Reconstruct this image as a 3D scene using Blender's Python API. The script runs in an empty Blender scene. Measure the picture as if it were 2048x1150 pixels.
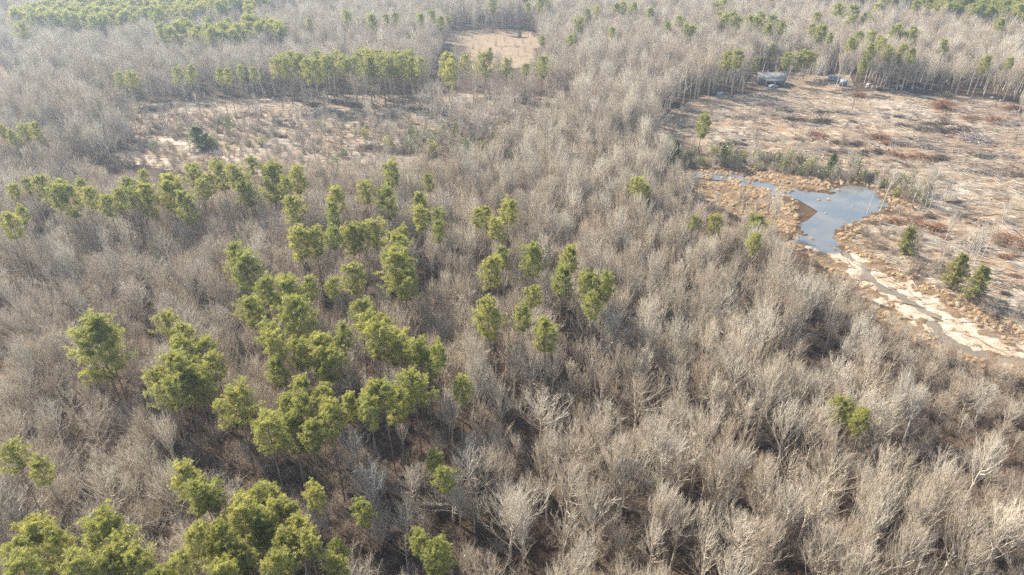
import bpy, math, random
import numpy as np
from mathutils import Vector

R = math.radians
SC = bpy.context.scene
COL = SC.collection
rng = np.random.default_rng(7)
random.seed(7)

# ------------------------------------------------------------------ camera
H, PITCH, FPX = 90.0, R(31.0), 24.0 / 36.0 * 2048.0
cam_d = bpy.data.cameras.new('camera')
cam = bpy.data.objects.new('camera', cam_d)
COL.objects.link(cam)
cam.location = (0, 0, H)
cam.rotation_euler = (math.pi / 2 - PITCH, 0, 0)
cam_d.sensor_width, cam_d.lens = 36.0, 24.0
cam_d.clip_start, cam_d.clip_end = 1.0, 20000.0
SC.camera = cam

# ------------------------------------------------------------------ sky, sun, exposure
SUN_AZ, SUN_EL = R(-50), R(39)
w = bpy.data.worlds.new('World')
SC.world = w
w.use_nodes = True
nt = w.node_tree
bg = nt.nodes['Background']
sky = nt.nodes.new('ShaderNodeTexSky')
sky.sky_type = 'NISHITA'
sky.sun_disc = False
sky.sun_elevation, sky.sun_rotation = SUN_EL, SUN_AZ
sky.air_density, sky.dust_density, sky.ozone_density = 1.0, 1.6, 1.0
nt.links.new(sky.outputs[0], bg.inputs[0])
bg.inputs[1].default_value = 0.14
sd = bpy.data.lights.new('sun', 'SUN')
sd.energy, sd.angle, sd.color = 5.0, R(0.5), (1.0, 0.94, 0.82)
sun = bpy.data.objects.new('sun', sd)
COL.objects.link(sun)
sdir = Vector((-math.sin(SUN_AZ) * math.cos(SUN_EL), -math.cos(SUN_AZ) * math.cos(SUN_EL), -math.sin(SUN_EL)))
sun.rotation_euler = sdir.to_track_quat('-Z', 'Y').to_euler()
sun.location = (0, 0, 300)
SC.view_settings.view_transform = 'Standard'
SC.view_settings.look = 'None'
SC.view_settings.exposure = 1.48
SC.view_settings.gamma = 1.0
cy = SC.cycles
cy.max_bounces, cy.diffuse_bounces, cy.glossy_bounces = 4, 3, 2
cy.transmission_bounces, cy.volume_bounces, cy.transparent_max_bounces = 2, 0, 4
cy.use_denoising = False
cy.denoiser = 'OPENIMAGEDENOISE'
cy.denoising_input_passes = 'RGB_ALBEDO_NORMAL'
cy.denoising_prefilter = 'ACCURATE'
cy.use_adaptive_sampling = False
cy.filter_width = 1.5
cy.caustics_reflective = cy.caustics_refractive = False

# ------------------------------------------------------------------ photo pixel <-> ground
CP, SP = math.cos(PITCH), math.sin(PITCH)


def ground_pt(px, py, z=0.0):
    a, b = (px - 1024) / FPX, (575 - py) / FPX
    d = (a, CP + b * SP, -SP + b * CP)
    t = (z - H) / d[2]
    return np.array((d[0] * t, d[1] * t, z))


def to_px(x, y, z=0.0):
    x, y = np.asarray(x, float), np.asarray(y, float)
    dz = z - H
    dep = np.maximum(y * CP - dz * SP, 1.0)
    return 1024 + FPX * x / dep, 575 - FPX * (y * SP + dz * CP) / dep


def px_per_m(x, y, z=0.0):
    return FPX / (y * CP - (z - H) * SP)


def inside(poly, u, v):
    u, v = np.asarray(u, float), np.asarray(v, float)
    r = np.zeros(u.shape, bool)
    n = len(poly)
    for i in range(n):
        x1, y1 = poly[i]
        x2, y2 = poly[(i + 1) % n]
        if y1 == y2:
            continue
        c = ((y1 > v) != (y2 > v)) & (u < (x2 - x1) * (v - y1) / (y2 - y1) + x1)
        r ^= c
    return r


def seg_dist(line, x, y, closed=False):
    d = np.full(np.shape(x), 1e9)
    n = len(line)
    for i in range(n if closed else n - 1):
        ax, ay = line[i][:2]
        bx, by = line[(i + 1) % n][:2]
        dx, dy = bx - ax, by - ay
        t = np.clip(((x - ax) * dx + (y - ay) * dy) / max(dx * dx + dy * dy, 1e-9), 0, 1)
        d = np.minimum(d, np.hypot(x - ax - t * dx, y - ay - t * dy))
    return d


def wav(x, y, scale, seed, octs=3):
    r = np.random.default_rng(seed)
    s = np.zeros(np.shape(x))
    for o in range(octs):
        for k in range(5):
            a, ph = r.uniform(0, 6.283, 2)
            f = 6.283 / scale * 2 ** o * r.uniform(.6, 1.5)
            s = s + np.sin((x * math.cos(a) + y * math.sin(a)) * f + ph) / 5 ** .5 * .62 ** o
    return s


def sm(t):
    t = np.clip(t, 0, 1)
    return t * t * (3 - 2 * t)


# outlines read off the photograph, as places on the ground
POND = [(1392, 342), (1420, 345), (1480, 352), (1520, 366), (1562, 374), (1600, 381), (1640, 382), (1665, 378), (1690, 367),
        (1728, 370), (1755, 383), (1776, 398), (1774, 414), (1748, 432), (1720, 438), (1695, 452), (1674, 463), (1676, 490),
        (1671, 502), (1650, 499), (1600, 486), (1565, 477), (1600, 466), (1598, 455), (1586, 445), (1612, 431), (1620, 415),
        (1600, 404), (1560, 400), (1520, 388), (1478, 366), (1440, 362), (1400, 357)]
STREAM = [(1667, 494), (1690, 512), (1720, 530), (1760, 558), (1785, 580), (1810, 598), (1850, 614), (1868, 624), (1870, 633),
          (1860, 639), (1868, 651), (1885, 668), (1920, 690), (1960, 705), (2048, 725), (2200, 760)]
SAND = [(1572, 482), (1625, 488), (1665, 500), (1700, 500), (1745, 530), (1800, 563), (1850, 588), (1920, 628), (1975, 664), (2070, 702),
        (2120, 730), (2040, 722), (1950, 700), (1895, 680), (1850, 655), (1800, 625), (1745, 585), (1700, 545), (1672, 520), (1620, 498)]
MARSH = [(1380, 335), (1500, 335), (1620, 355), (1740, 360), (1830, 395), (1830, 430), (1740, 450), (1700, 480), (1780, 530), (1860, 570),
         (1960, 620), (2100, 680), (2300, 760), (2300, 820), (2060, 760), (1930, 730), (1840, 690), (1760, 640), (1690, 570), (1620, 510), (1560, 490), (1520, 450), (1420, 405), (1370, 365)]
CUT_R = [(1318, 330), (1300, 262), (1330, 226), (1400, 196), (1540, 186), (1700, 182), (1860, 183), (1960, 195), (2048, 212), (2300, 250),
         (2300, 770), (2060, 720), (1960, 650), (1850, 585), (1760, 530), (1690, 470), (1760, 440), (1840, 405), (1730, 366), (1500, 336), (1390, 338)]
CUT_L = [(195, 232), (290, 207), (400, 200), (520, 196), (700, 190), (850, 188), (1000, 189), (1110, 196), (1165, 215), (1150, 262), (1090, 290),
         (960, 322), (840, 318), (720, 312), (600, 300), (480, 292), (380, 275), (260, 262)]
VALLEY = [(250, 300), (270, 270), (400, 275), (620, 300), (960, 322), (1040, 328), (1040, 350), (900, 352), (700, 350), (500, 352), (330, 345), (262, 325)]
CREEK = [(252, 308), (270, 312), (285, 316), (300, 322), (318, 328)]
CREEK2 = [(300, 284), (330, 278), (352, 284), (385, 287), (400, 300), (430, 304), (470, 312), (495, 314)]
FIELD = [(893, 64), (960, 61), (1030, 60), (1068, 66), (1078, 84), (1074, 112), (1060, 134), (1000, 140), (930, 136), (900, 105)]
LEFT_BARE = [(-60, 122), (20, 124), (58, 134), (40, 150), (20, 200), (15, 222), (-60, 232)]
YARD = [(1490, 172), (1505, 150), (1570, 140), (1640, 138), (1700, 152), (1712, 176), (1640, 186), (1540, 186)]
BANK_R = [(1560, 555), (1650, 640), (1710, 720), (1760, 800), (1830, 880), (1900, 950), (1980, 1040), (2048, 1130), (2120, 1300), (2400, 1300), (2400, 700)]
FRONT_P = [(1330, 335), (1380, 338), (1420, 400), (1560, 490), (1680, 520), (1760, 610), (1800, 690), (1760, 720), (1690, 640), (1600, 560), (1490, 540), (1400, 490), (1360, 430), (1330, 380)]
FRONT_L = [(140, 322), (330, 345), (700, 348), (1060, 345), (1060, 372), (900, 388), (640, 400), (420, 408), (140, 402)]
GAP_L = [(150, 318), (330, 326), (520, 330), (560, 352), (520, 385), (380, 396), (150, 392)]
GAP_F = [(880, 104), (1085, 104), (1110, 190), (860, 190)]
YOUNG = [(620, 360), (1000, 352), (1400, 345), (1570, 480), (1560, 600), (1300, 640), (900, 590), (760, 480), (640, 440)]
CHAN = [(1392, 343), (1420, 344), (1450, 346), (1490, 351), (1502, 359), (1480, 366), (1440, 364), (1396, 359)]
PUD = [(1512, 366), (1545, 368), (1572, 376), (1600, 384), (1560, 384), (1520, 378)]
MAINP = [(1568, 386), (1600, 382), (1640, 383)] + POND[7:23] + [(1600, 405), (1584, 396)]
G = {k: [tuple(ground_pt(*p)[:2]) for p in v] for k, v in dict(pondall=POND, pond=MAINP, chan=CHAN, pud=PUD, stream=STREAM, sand=SAND).items()}
G['creek'] = [tuple(ground_pt(*p)[:2]) for p in CREEK]
G['creek2'] = [tuple(ground_pt(*p)[:2]) for p in CREEK2]


def sdist(name, x, y):
    d = seg_dist(G[name], x, y, True)
    ins = inside(G[name], x, y)
    return np.where(ins, -d, d)


def height(x, y):
    x, y = np.asarray(x, float), np.asarray(y, float)
    z = .35 * wav(x, y, 60, 1, 2) + .10 * wav(x, y, 7, 2, 2)
    z = z + 7.0 * sm((y - 420) / 500) * (1 + .5 * wav(x, y, 400, 5, 1))
    uc, vc = to_px(x, y)
    cut = (inside(CUT_R, uc, vc) | inside(CUT_L, uc, vc)) & (y > 30)
    z = z + np.where(cut, .16 * wav(x * .8 + y * .6, (y * .8 - x * .6) * 2.4, 14, 3, 3), 0)
    near = (x > 20) & (x < 330) & (y > 60) & (y < 290)
    if np.any(near):
        xn, yn = x[near] if x.ndim else x, y[near] if y.ndim else y
        dp = np.minimum(np.minimum(sdist('chan', xn, yn), sdist('pud', xn, yn)) - 2.2 + .9 * wav(xn, yn, 8, 13, 3), sdist('pond', xn, yn) + 1.4 * wav(xn, yn, 9, 11, 3))
        ds = seg_dist(G['stream'], xn + 1.1 * wav(xn, yn, 16, 16, 2), yn + 1.1 * wav(xn, yn, 16, 17, 2)) + .45 * wav(xn, yn, 5, 18, 2)
        dsa = sdist('sand', xn, yn) + 1.2 * wav(xn, yn, 10, 12, 2)
        zn = z[near] if z.ndim else z
        low = np.minimum(sm((dp + 1) / 14), sm((ds - 1) / 16))
        zn = zn * low + (1 - low) * (.10 * wav(xn, yn, 3.2, 14, 2) + .05)
        zn = zn - .55 * sm((1.2 - dp) / 3.0)
        zn = zn - .62 * sm((1.75 + .4 * wav(xn, yn, 11, 15, 2) - ds) / 1.3) - .06 * sm((6 - ds) / 6)
        zn = zn - .05 * sm((2 - dsa) / 3)
        if z.ndim:
            z = z.copy()
            z[near] = zn
        else:
            z = zn
    return z


# ------------------------------------------------------------------ mesh helpers
class Geo:
    def __init__(self):
        self.v, self.f, self.n = [], [], 0

    def add(self, v, f):
        v = np.asarray(v, float).reshape(-1, 3)
        self.v.append(v)
        f = np.asarray(f, int)
        self.f.append((f + self.n, f.shape[1]))
        self.n += len(v)

    def box(self, c, s, rz=0.0, taper=1.0):
        x, y, z = s[0] / 2, s[1] / 2, s[2] / 2
        t = taper
        p = np.array([(-x, -y, -z), (x, -y, -z), (x, y, -z), (-x, y, -z), (-x * t, -y * t, z), (x * t, -y * t, z), (x * t, y * t, z), (-x * t, y * t, z)])
        ca, sa = math.cos(rz), math.sin(rz)
        p = np.stack([p[:, 0] * ca - p[:, 1] * sa, p[:, 0] * sa + p[:, 1] * ca, p[:, 2]], 1) + np.array(c)
        self.add(p, [(0, 3, 2, 1), (4, 5, 6, 7), (0, 1, 5, 4), (1, 2, 6, 5), (2, 3, 7, 6), (3, 0, 4, 7)])

    def tubes(self, P, rad, sides=3):
        """P (n,k,3) paths, rad (n,k)"""
        P = np.asarray(P, float)
        n, k, _ = P.shape
        if n == 0:
            return
        T = np.empty_like(P)
        T[:, 1:-1] = P[:, 2:] - P[:, :-2]
        T[:, 0], T[:, -1] = P[:, 1] - P[:, 0], P[:, -1] - P[:, -2]
        T /= np.linalg.norm(T, axis=2, keepdims=True) + 1e-9
        ref = np.where(np.abs(T[:, :, 2:3]) < .9, np.array([0, 0, 1.]), np.array([1., 0, 0]))
        # one frame reference per path keeps rings aligned
        ref = np.repeat(ref[:, :1], k, 1)
        A = np.cross(T, ref)
        A /= np.linalg.norm(A, axis=2, keepdims=True) + 1e-9
        B = np.cross(T, A)
        ang = np.arange(sides) * 2 * math.pi / sides
        ring = P[:, :, None, :] + np.asarray(rad)[:, :, None, None] * (A[:, :, None, :] * np.cos(ang)[None, None, :, None] + B[:, :, None, :] * np.sin(ang)[None, None, :, None])
        idx = np.arange(n * k * sides).reshape(n, k, sides)
        nx = np.roll(idx, -1, 2)
        q = np.stack([idx[:, :-1], nx[:, :-1], nx[:, 1:], idx[:, 1:]], -1).reshape(-1, 4)
        self.add(ring.reshape(-1, 3), q)

    def spikes(self, P0, P1, r):
        """tapering three-sided twigs from P0 to P1"""
        P0, P1 = np.asarray(P0, float), np.asarray(P1, float)
        n = len(P0)
        if n == 0:
            return
        T = P1 - P0
        T = T / (np.linalg.norm(T, axis=1, keepdims=True) + 1e-9)
        ref = np.where(np.abs(T[:, 2:3]) < .9, np.array([0, 0, 1.]), np.array([1., 0, 0]))
        A = np.cross(T, ref)
        A /= np.linalg.norm(A, axis=1, keepdims=True) + 1e-9
        B = np.cross(T, A)
        r = np.broadcast_to(np.asarray(r, float), (n,))[:, None]
        V = np.stack([P0 + A * r, P0 - .5 * A * r + .87 * B * r, P0 - .5 * A * r - .87 * B * r, P1], 1)
        i = np.arange(n)[:, None] * 4
        F = np.concatenate([i + np.array([[0, 1, 3]]), i + np.array([[1, 2, 3]]), i + np.array([[2, 0, 3]])], 0)
        self.add(V.reshape(-1, 3), F)

    def mesh(self, name, mats, smooth=False, mat_of=None):
        me = bpy.data.meshes.new(name)
        if self.n == 0:
            return me
        v = np.concatenate(self.v)
        me.vertices.add(len(v))
        me.vertices.foreach_set('co', v.ravel())
        loops = np.concatenate([f.ravel() for f, _ in self.f])
        tot = np.concatenate([np.full(len(f), k) for f, k in self.f])
        me.loops.add(len(loops))
        me.loops.foreach_set('vertex_index', loops.astype(np.int32))
        me.polygons.add(len(tot))
        st = np.concatenate([[0], np.cumsum(tot)[:-1]])
        me.polygons.foreach_set('loop_start', st.astype(np.int32))
        me.polygons.foreach_set('loop_total', tot.astype(np.int32))
        if smooth:
            me.polygons.foreach_set('use_smooth', np.ones(len(tot), bool))
        for m in (mats if isinstance(mats, (list, tuple)) else [mats]):
            me.materials.append(m)
        if mat_of is not None:
            me.polygons.foreach_set('material_index', np.asarray(mat_of, np.int32))
        me.update(calc_edges=True)
        return me


def link(name, me, parent=None):
    o = bpy.data.objects.new(name, me)
    COL.objects.link(o)
    if parent is not None:
        o.parent = parent
    return o


def tag(o, label=None, cat=None, group=None, kind=None):
    if label:
        o['label'] = label
    if cat:
        o['category'] = cat
    if group:
        o['group'] = group
    if kind:
        o['kind'] = kind
    return o


def thing(name, label, cat, loc=(0, 0, 0), rz=0.0, group=None):
    o = bpy.data.objects.new(name, None)
    COL.objects.link(o)
    o.location = loc
    o.rotation_euler = (0, 0, rz)
    o.empty_display_size = .5
    return tag(o, label, cat, group)


# ------------------------------------------------------------------ materials
def new_mat(name):
    m = bpy.data.materials.new(name)
    m.use_nodes = True
    for n in list(m.node_tree.nodes):
        m.node_tree.nodes.remove(n)
    return m, m.node_tree, m.node_tree.nodes.new('ShaderNodeOutputMaterial')


def N(t, typ, **kw):
    n = t.nodes.new(typ)
    for k, v in kw.items():
        setattr(n, k, v)
    return n


def mixc(t, fac, a, b, mode='MIX'):
    n = N(t, 'ShaderNodeMix', data_type='RGBA', blend_type=mode)
    for s, val in ((n.inputs[0], fac), (n.inputs[6], a), (n.inputs[7], b)):
        if hasattr(val, 'is_linked'):
            t.links.new(val, s)
        elif isinstance(val, (int, float)):
            s.default_value = val
        else:
            s.default_value = (*val, 1)
    return n.outputs[2]


def noise(t, scale, detail=4, vec=None, rough=.55):
    n = N(t, 'ShaderNodeTexNoise')
    n.inputs['Scale'].default_value = scale
    n.inputs['Detail'].default_value = detail
    n.inputs['Roughness'].default_value = rough
    if vec is not None:
        t.links.new(vec, n.inputs['Vector'])
    return n.outputs['Fac']


def ramp(t, fac, lo, hi):
    n = N(t, 'ShaderNodeMapRange')
    n.interpolation_type = 'SMOOTHSTEP'
    n.inputs['From Min'].default_value, n.inputs['From Max'].default_value = lo, hi
    t.links.new(fac, n.inputs['Value'])
    return n.outputs['Result']


def surf(t, out, col, rough=.9, spec=.2, bump=None, bstr=.5, bdist=.1):
    b = N(t, 'ShaderNodeBsdfPrincipled')
    if hasattr(col, 'is_linked'):
        t.links.new(col, b.inputs['Base Color'])
    else:
        b.inputs['Base Color'].default_value = (*col, 1)
    b.inputs['Roughness'].default_value = rough
    b.inputs['Specular IOR Level'].default_value = spec
    if bump is not None:
        n = N(t, 'ShaderNodeBump')
        n.inputs['Strength'].default_value, n.inputs['Distance'].default_value = bstr, bdist
        t.links.new(bump, n.inputs['Height'])
        t.links.new(n.outputs[0], b.inputs['Normal'])
    t.links.new(b.outputs[0], out.inputs[0])
    return b


def mat_plain(name, a, b=None, scale=3.0, rough=.85, spec=.2, detail=4):
    m, t, o = new_mat(name)
    tc = N(t, 'ShaderNodeTexCoord')
    c = a if b is None else mixc(t, ramp(t, noise(t, scale, detail, tc.outputs['Object']), .35, .65), a, b)
    surf(t, o, c, rough, spec)
    return m


def mat_bark(name, cols, tscale=.8):
    """bark whose shade differs from tree to tree"""
    m, t, o = new_mat(name)
    oi = N(t, 'ShaderNodeObjectInfo')
    rp = N(t, 'ShaderNodeValToRGB')
    rp.color_ramp.interpolation = 'LINEAR'
    e = rp.color_ramp.elements
    for i, c in enumerate(cols):
        el = e[i] if i < 2 else e.new(i / (len(cols) - 1))
        el.position = i / (len(cols) - 1)
        el.color = (*c, 1)
    t.links.new(oi.outputs['Random'], rp.inputs[0])
    tc = N(t, 'ShaderNodeTexCoord')
    nz = ramp(t, noise(t, tscale, 5, tc.outputs['Object'], .7), .3, .7)
    dark = mixc(t, 1.0, rp.outputs[0], (.72, .68, .64), 'MULTIPLY')
    light = mixc(t, 1.0, rp.outputs[0], (1.22, 1.2, 1.18), 'MULTIPLY')
    surf(t, o, mixc(t, nz, dark, light), .85, .15)
    return m


def mat_leaf(name, cols, trans=.35, nscale=.9):
    m, t, o = new_mat(name)
    oi = N(t, 'ShaderNodeObjectInfo')
    tc = N(t, 'ShaderNodeTexCoord')
    c1 = mixc(t, oi.outputs['Random'], cols[0], cols[1])
    nz = ramp(t, noise(t, nscale, 4, tc.outputs['Object'], .6), .35, .68)
    c = mixc(t, nz, c1, cols[2])
    d = N(t, 'ShaderNodeBsdfDiffuse')
    tr = N(t, 'ShaderNodeBsdfTranslucent')
    t.links.new(c, d.inputs[0])
    t.links.new(c, tr.inputs[0])
    mx = N(t, 'ShaderNodeMixShader')
    mx.inputs[0].default_value = trans
    t.links.new(d.outputs[0], mx.inputs[1])
    t.links.new(tr.outputs[0], mx.inputs[2])
    gl = N(t, 'ShaderNodeBsdfGlossy')
    gl.inputs['Roughness'].default_value = .45
    gl.inputs[0].default_value = (.8, .8, .7, 1)
    m2 = N(t, 'ShaderNodeMixShader')
    m2.inputs[0].default_value = .06
    t.links.new(mx.outputs[0], m2.inputs[1])
    t.links.new(gl.outputs[0], m2.inputs[2])
    t.links.new(m2.outputs[0], o.inputs[0])
    return m


M = {}
M['bark'] = mat_bark('grey_bark', [(.32, .27, .21), (.48, .42, .34), (.38, .30, .23), (.55, .50, .42), (.28, .24, .19)])
M['twig'] = mat_bark('bare_twigs', [(.31, .25, .18), (.43, .375, .285), (.33, .24, .165), (.40, .36, .285), (.50, .445, .35), (.28, .21, .15)])
M['pale_bark'] = mat_bark('pale_bark', [(.48, .43, .345), (.38, .33, .255), (.55, .505, .42), (.43, .375, .29)])
M['pine_bark'] = mat_bark('pine_bark', [(.16, .115, .085), (.22, .17, .135)])
M['needle'] = mat_leaf('pine_needles', [(.38, .375, .075), (.57, .505, .105), (.165, .185, .045)], .47)
M['dark_leaf'] = mat_leaf('dark_evergreen', [(.15, .175, .055), (.20, .205, .065), (.09, .115, .04)], .35)
M['cedar_leaf'] = mat_leaf('cedar_sprays', [(.34, .31, .07), (.28, .27, .065), (.19, .19, .045)], .45)
M['brush'] = mat_bark('brush_twigs', [(.26, .20, .15), (.34, .285, .225), (.22, .16, .115), (.39, .34, .275)])
M['slash_grey'] = mat_bark('weathered_slash', [(.26, .22, .19), (.36, .31, .27), (.20, .17, .145)])
M['slash_rust'] = mat_bark('rusty_slash', [(.26, .14, .08), (.32, .19, .11)])
M['log'] = mat_bark('bleached_log', [(.40, .345, .28), (.28, .22, .165), (.47, .42, .35), (.21, .165, .125), (.33, .27, .21)])
M['straw'] = mat_bark('dry_grass', [(.46, .34, .21), (.38, .26, .15), (.52, .42, .29)])


def mat_ground():
    m, t, o = new_mat('soil_and_litter')
    tc = N(t, 'ShaderNodeTexCoord')
    P = tc.outputs['Object']
    za = N(t, 'ShaderNodeVertexColor', layer_name='zone_a')
    zb = N(t, 'ShaderNodeVertexColor', layer_name='zone_b')
    sa, sb = N(t, 'ShaderNodeSeparateColor'), N(t, 'ShaderNodeSeparateColor')
    t.links.new(za.outputs[0], sa.inputs[0])
    t.links.new(zb.outputs[0], sb.inputs[0])
    nbig, nmid, nfin = noise(t, .05, 5, P), noise(t, .35, 6, P, .65), noise(t, 2.2, 6, P, .7)
    mp = N(t, 'ShaderNodeMapping')
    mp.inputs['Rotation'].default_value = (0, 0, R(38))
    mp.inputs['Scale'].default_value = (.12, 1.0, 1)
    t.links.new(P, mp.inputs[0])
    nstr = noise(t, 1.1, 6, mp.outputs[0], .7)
    litter = mixc(t, ramp(t, nmid, .38, .62), (.056, .036, .023), (.092, .062, .042))
    litter = mixc(t, ramp(t, nfin, .46, .62), litter, (.030, .020, .013))
    litter = mixc(t, ramp(t, nfin, .44, .30), litter, (.15, .105, .07))
    cut = mixc(t, ramp(t, nmid, .40, .62), (0.258, 0.206, 0.143), (0.172, 0.120, 0.075))
    nwide = noise(t, .018, 4, P, .6)
    cut = mixc(t, ramp(t, nwide, .50, .60), cut, (0.157, 0.110, 0.072))
    cut = mixc(t, ramp(t, nwide, .46, .38), cut, (0.269, 0.220, 0.166))
    cut = mixc(t, ramp(t, nbig, .48, .60), cut, (0.235, 0.159, 0.095))
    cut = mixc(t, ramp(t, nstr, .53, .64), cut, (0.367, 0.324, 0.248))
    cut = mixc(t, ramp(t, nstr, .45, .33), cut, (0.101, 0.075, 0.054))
    cut = mixc(t, ramp(t, nfin, .54, .70), cut, (0.120, 0.092, 0.063))
    sand = mixc(t, ramp(t, nmid, .38, .62), (0.466, 0.378, 0.284), (0.311, 0.230, 0.155))
    sand = mixc(t, ramp(t, nfin, .54, .72), sand, (0.189, 0.132, 0.085))
    sand = mixc(t, ramp(t, nbig, .52, .66), sand, (0.270, 0.196, 0.121))
    sand = mixc(t, ramp(t, nstr, .55, .66), sand, (.22, .155, .10))
    sand = mixc(t, ramp(t, nstr, .42, .34), sand, (.17, .125, .085))
    marsh = mixc(t, ramp(t, nmid, .38, .62), (0.190, 0.135, 0.083), (0.135, 0.083, 0.043))
    marsh = mixc(t, ramp(t, nfin, .5, .7), marsh, (0.085, 0.058, 0.035))
    field = mixc(t, ramp(t, nmid, .4, .62), (0.231, 0.163, 0.103), (0.193, 0.142, 0.097))
    field = mixc(t, ramp(t, nfin, .5, .75), field, (0.143, 0.103, 0.066))
    mud = mixc(t, nfin, (0.100, 0.060, 0.030), (0.065, 0.040, 0.022))

    def edge(ch):
        ad = N(t, 'ShaderNodeMath', operation='MULTIPLY_ADD')
        t.links.new(nmid, ad.inputs[0])
        ad.inputs[1].default_value = .7
        t.links.new(ch, ad.inputs[2])
        return ramp(t, ad.outputs[0], .62, .95)
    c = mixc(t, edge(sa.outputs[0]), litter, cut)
    c = mixc(t, edge(sb.outputs[0]), c, field)
    c = mixc(t, edge(sa.outputs[2]), c, marsh)
    c = mixc(t, edge(sa.outputs[1]), c, sand)
    c = mixc(t, ramp(t, sb.outputs[1], .2, .9), c, mud)
    hb = N(t, 'ShaderNodeMath', operation='MULTIPLY_ADD')
    t.links.new(nmid, hb.inputs[0])
    hb.inputs[1].default_value = 1.5
    t.links.new(nfin, hb.inputs[2])
    surf(t, o, c, .95, .1, hb.outputs[0], 1.0, .28)
    return m


M['ground'] = mat_ground()


def mat_water(name, deep, shallow):
    m, t, o = new_mat(name)
    tc = N(t, 'ShaderNodeTexCoord')
    n1 = noise(t, .12, 3, tc.outputs['Object'])
    c = mixc(t, ramp(t, n1, .35, .7), deep, shallow)
    b = surf(t, o, c, .06, .5, noise(t, 2.5, 3, tc.outputs['Object']), .03, .05)
    b.inputs['IOR'].default_value = 1.34
    return m


M['pond'] = mat_water('pond_water', (.085, .095, .10), (.13, .125, .11))
M['stream'] = mat_water('stream_water', (.12, .095, .06), (.17, .13, .085))

# ------------------------------------------------------------------ ground sheet


def axis(parts):
    a = []
    for lo, hi, st in parts:
        a.append(np.arange(lo, hi, st))
    return np.concatenate(a)


xs = axis([(-6000, -1000, 500), (-1000, -460, 30), (-460, 40, 4), (40, 235, .9), (235, 460, 4), (460, 1000, 30), (1000, 6001, 500)])
ys = axis([(-1500, -100, 200), (-100, 40, 10), (40, 90, 3), (90, 262, .9), (262, 345, 1.3), (345, 480, 3), (480, 760, 5), (760, 1000, 20), (1000, 9001, 500)])
GX, GY = np.meshgrid(xs, ys)
GX, GY = GX.ravel(), GY.ravel()
GZ = height(GX, GY)
U, V = to_px(GX, GY)
fz = GY > 30


def zone(poly):
    return (inside(poly, U, V) & fz).astype(float)


z_cut = np.maximum.reduce([zone(CUT_R), zone(CUT_L) * .74, (.52 * zone(VALLEY)), zone(YARD) * .6])
z_field = np.maximum(zone(FIELD), zone(LEFT_BARE) * .55)
z_field = z_field * (.72 + .14 * wav(GX, GY, 22, 26, 3))
z_marsh = zone(MARSH)
z_sand = np.zeros_like(U)
z_mud = np.zeros_like(U)
nr = (GX > 20) & (GX < 330) & (GY > 60) & (GY < 290)
dsa = sdist('sand', GX[nr], GY[nr]) + 2.2 * wav(GX[nr], GY[nr], 9, 21, 3)
z_sand[nr] = sm((.8 - dsa) / 3)
dp = sdist('pond', GX[nr], GY[nr])
z_mud[nr] = sm((4.5 - dp + 2 * wav(GX[nr], GY[nr], 12, 23, 2)) / 4) * (1 - z_sand[nr])
for k in ('creek', 'creek2'):
    z_sand = np.maximum(z_sand, sm((5.0 - seg_dist(G[k], GX, GY) + .9 * wav(GX, GY, 9, 24, 2)) / 3))
for (px, py, rr) in ((20, 690, 3.5), (30, 735, 3.0), (10, 552, 2.5), (430, 305, 5)):
    p = ground_pt(px, py)
    z_cut = np.maximum(z_cut, sm((rr + 1.5 - np.hypot((GX - p[0]) / 1.8, GY - p[1]) + .8 * wav(GX, GY, 6, 25, 2)) / 2))
g = Geo()
nx_, ny_ = len(xs), len(ys)
ii = np.arange(nx_ * ny_).reshape(ny_, nx_)
g.add(np.stack([GX, GY, GZ], 1), np.stack([ii[:-1, :-1], ii[:-1, 1:], ii[1:, 1:], ii[1:, :-1]], -1).reshape(-1, 4))
me = g.mesh('ground', M['ground'], True)
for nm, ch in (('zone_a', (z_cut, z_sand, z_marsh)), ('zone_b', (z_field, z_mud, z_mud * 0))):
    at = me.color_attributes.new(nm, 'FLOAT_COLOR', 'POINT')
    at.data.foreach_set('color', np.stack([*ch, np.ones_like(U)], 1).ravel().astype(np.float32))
tag(link('ground', me), 'brown leaf littered ground under the whole wood and clearings', 'ground', kind='structure')

WL = -.27


def sheet(name, poly, z, mat, label, cat):
    g = Geo()
    n = len(poly)
    me = bpy.data.meshes.new(name)
    me.from_pydata([(x, y, z) for x, y in poly], [], [list(range(n))])
    me.materials.append(mat)
    o = link(name, me)
    return tag(o, label, cat, kind='structure')


def grow(poly, d):
    c = np.mean(poly, 0)
    p = np.array(poly)
    v = p - c
    return [tuple(q) for q in p + v / np.linalg.norm(v, axis=1, keepdims=True) * d]


sheet('pond', grow(G['pondall'], 3.0), WL, M['pond'], 'shallow grey blue pond between marsh and felled ground', 'pond')
sl = np.array(G['stream'])
tn = np.gradient(sl, axis=0)
tn /= np.linalg.norm(tn, axis=1, keepdims=True)
nm = np.stack([-tn[:, 1], tn[:, 0]], 1) * 4.2
strip = [tuple(p) for p in sl + nm] + [tuple(p) for p in (sl - nm)[::-1]]
g = Geo()
k = len(sl)
vv = np.concatenate([np.c_[sl + nm, np.full(k, WL - .02)], np.c_[sl - nm, np.full(k, WL - .02)]])
g.add(vv, [(i, i + k, i + k + 1, i + 1) for i in range(k - 1)])
tag(link('stream', g.mesh('stream', M['stream'])), 'narrow brown stream winding through pale sand', 'stream', kind='structure')

# ------------------------------------------------------------------ tree builders
UP = np.array([0, 0, 1.0])


def unit(v):
    return v / (np.linalg.norm(v, axis=-1, keepdims=True) + 1e-9)


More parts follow.
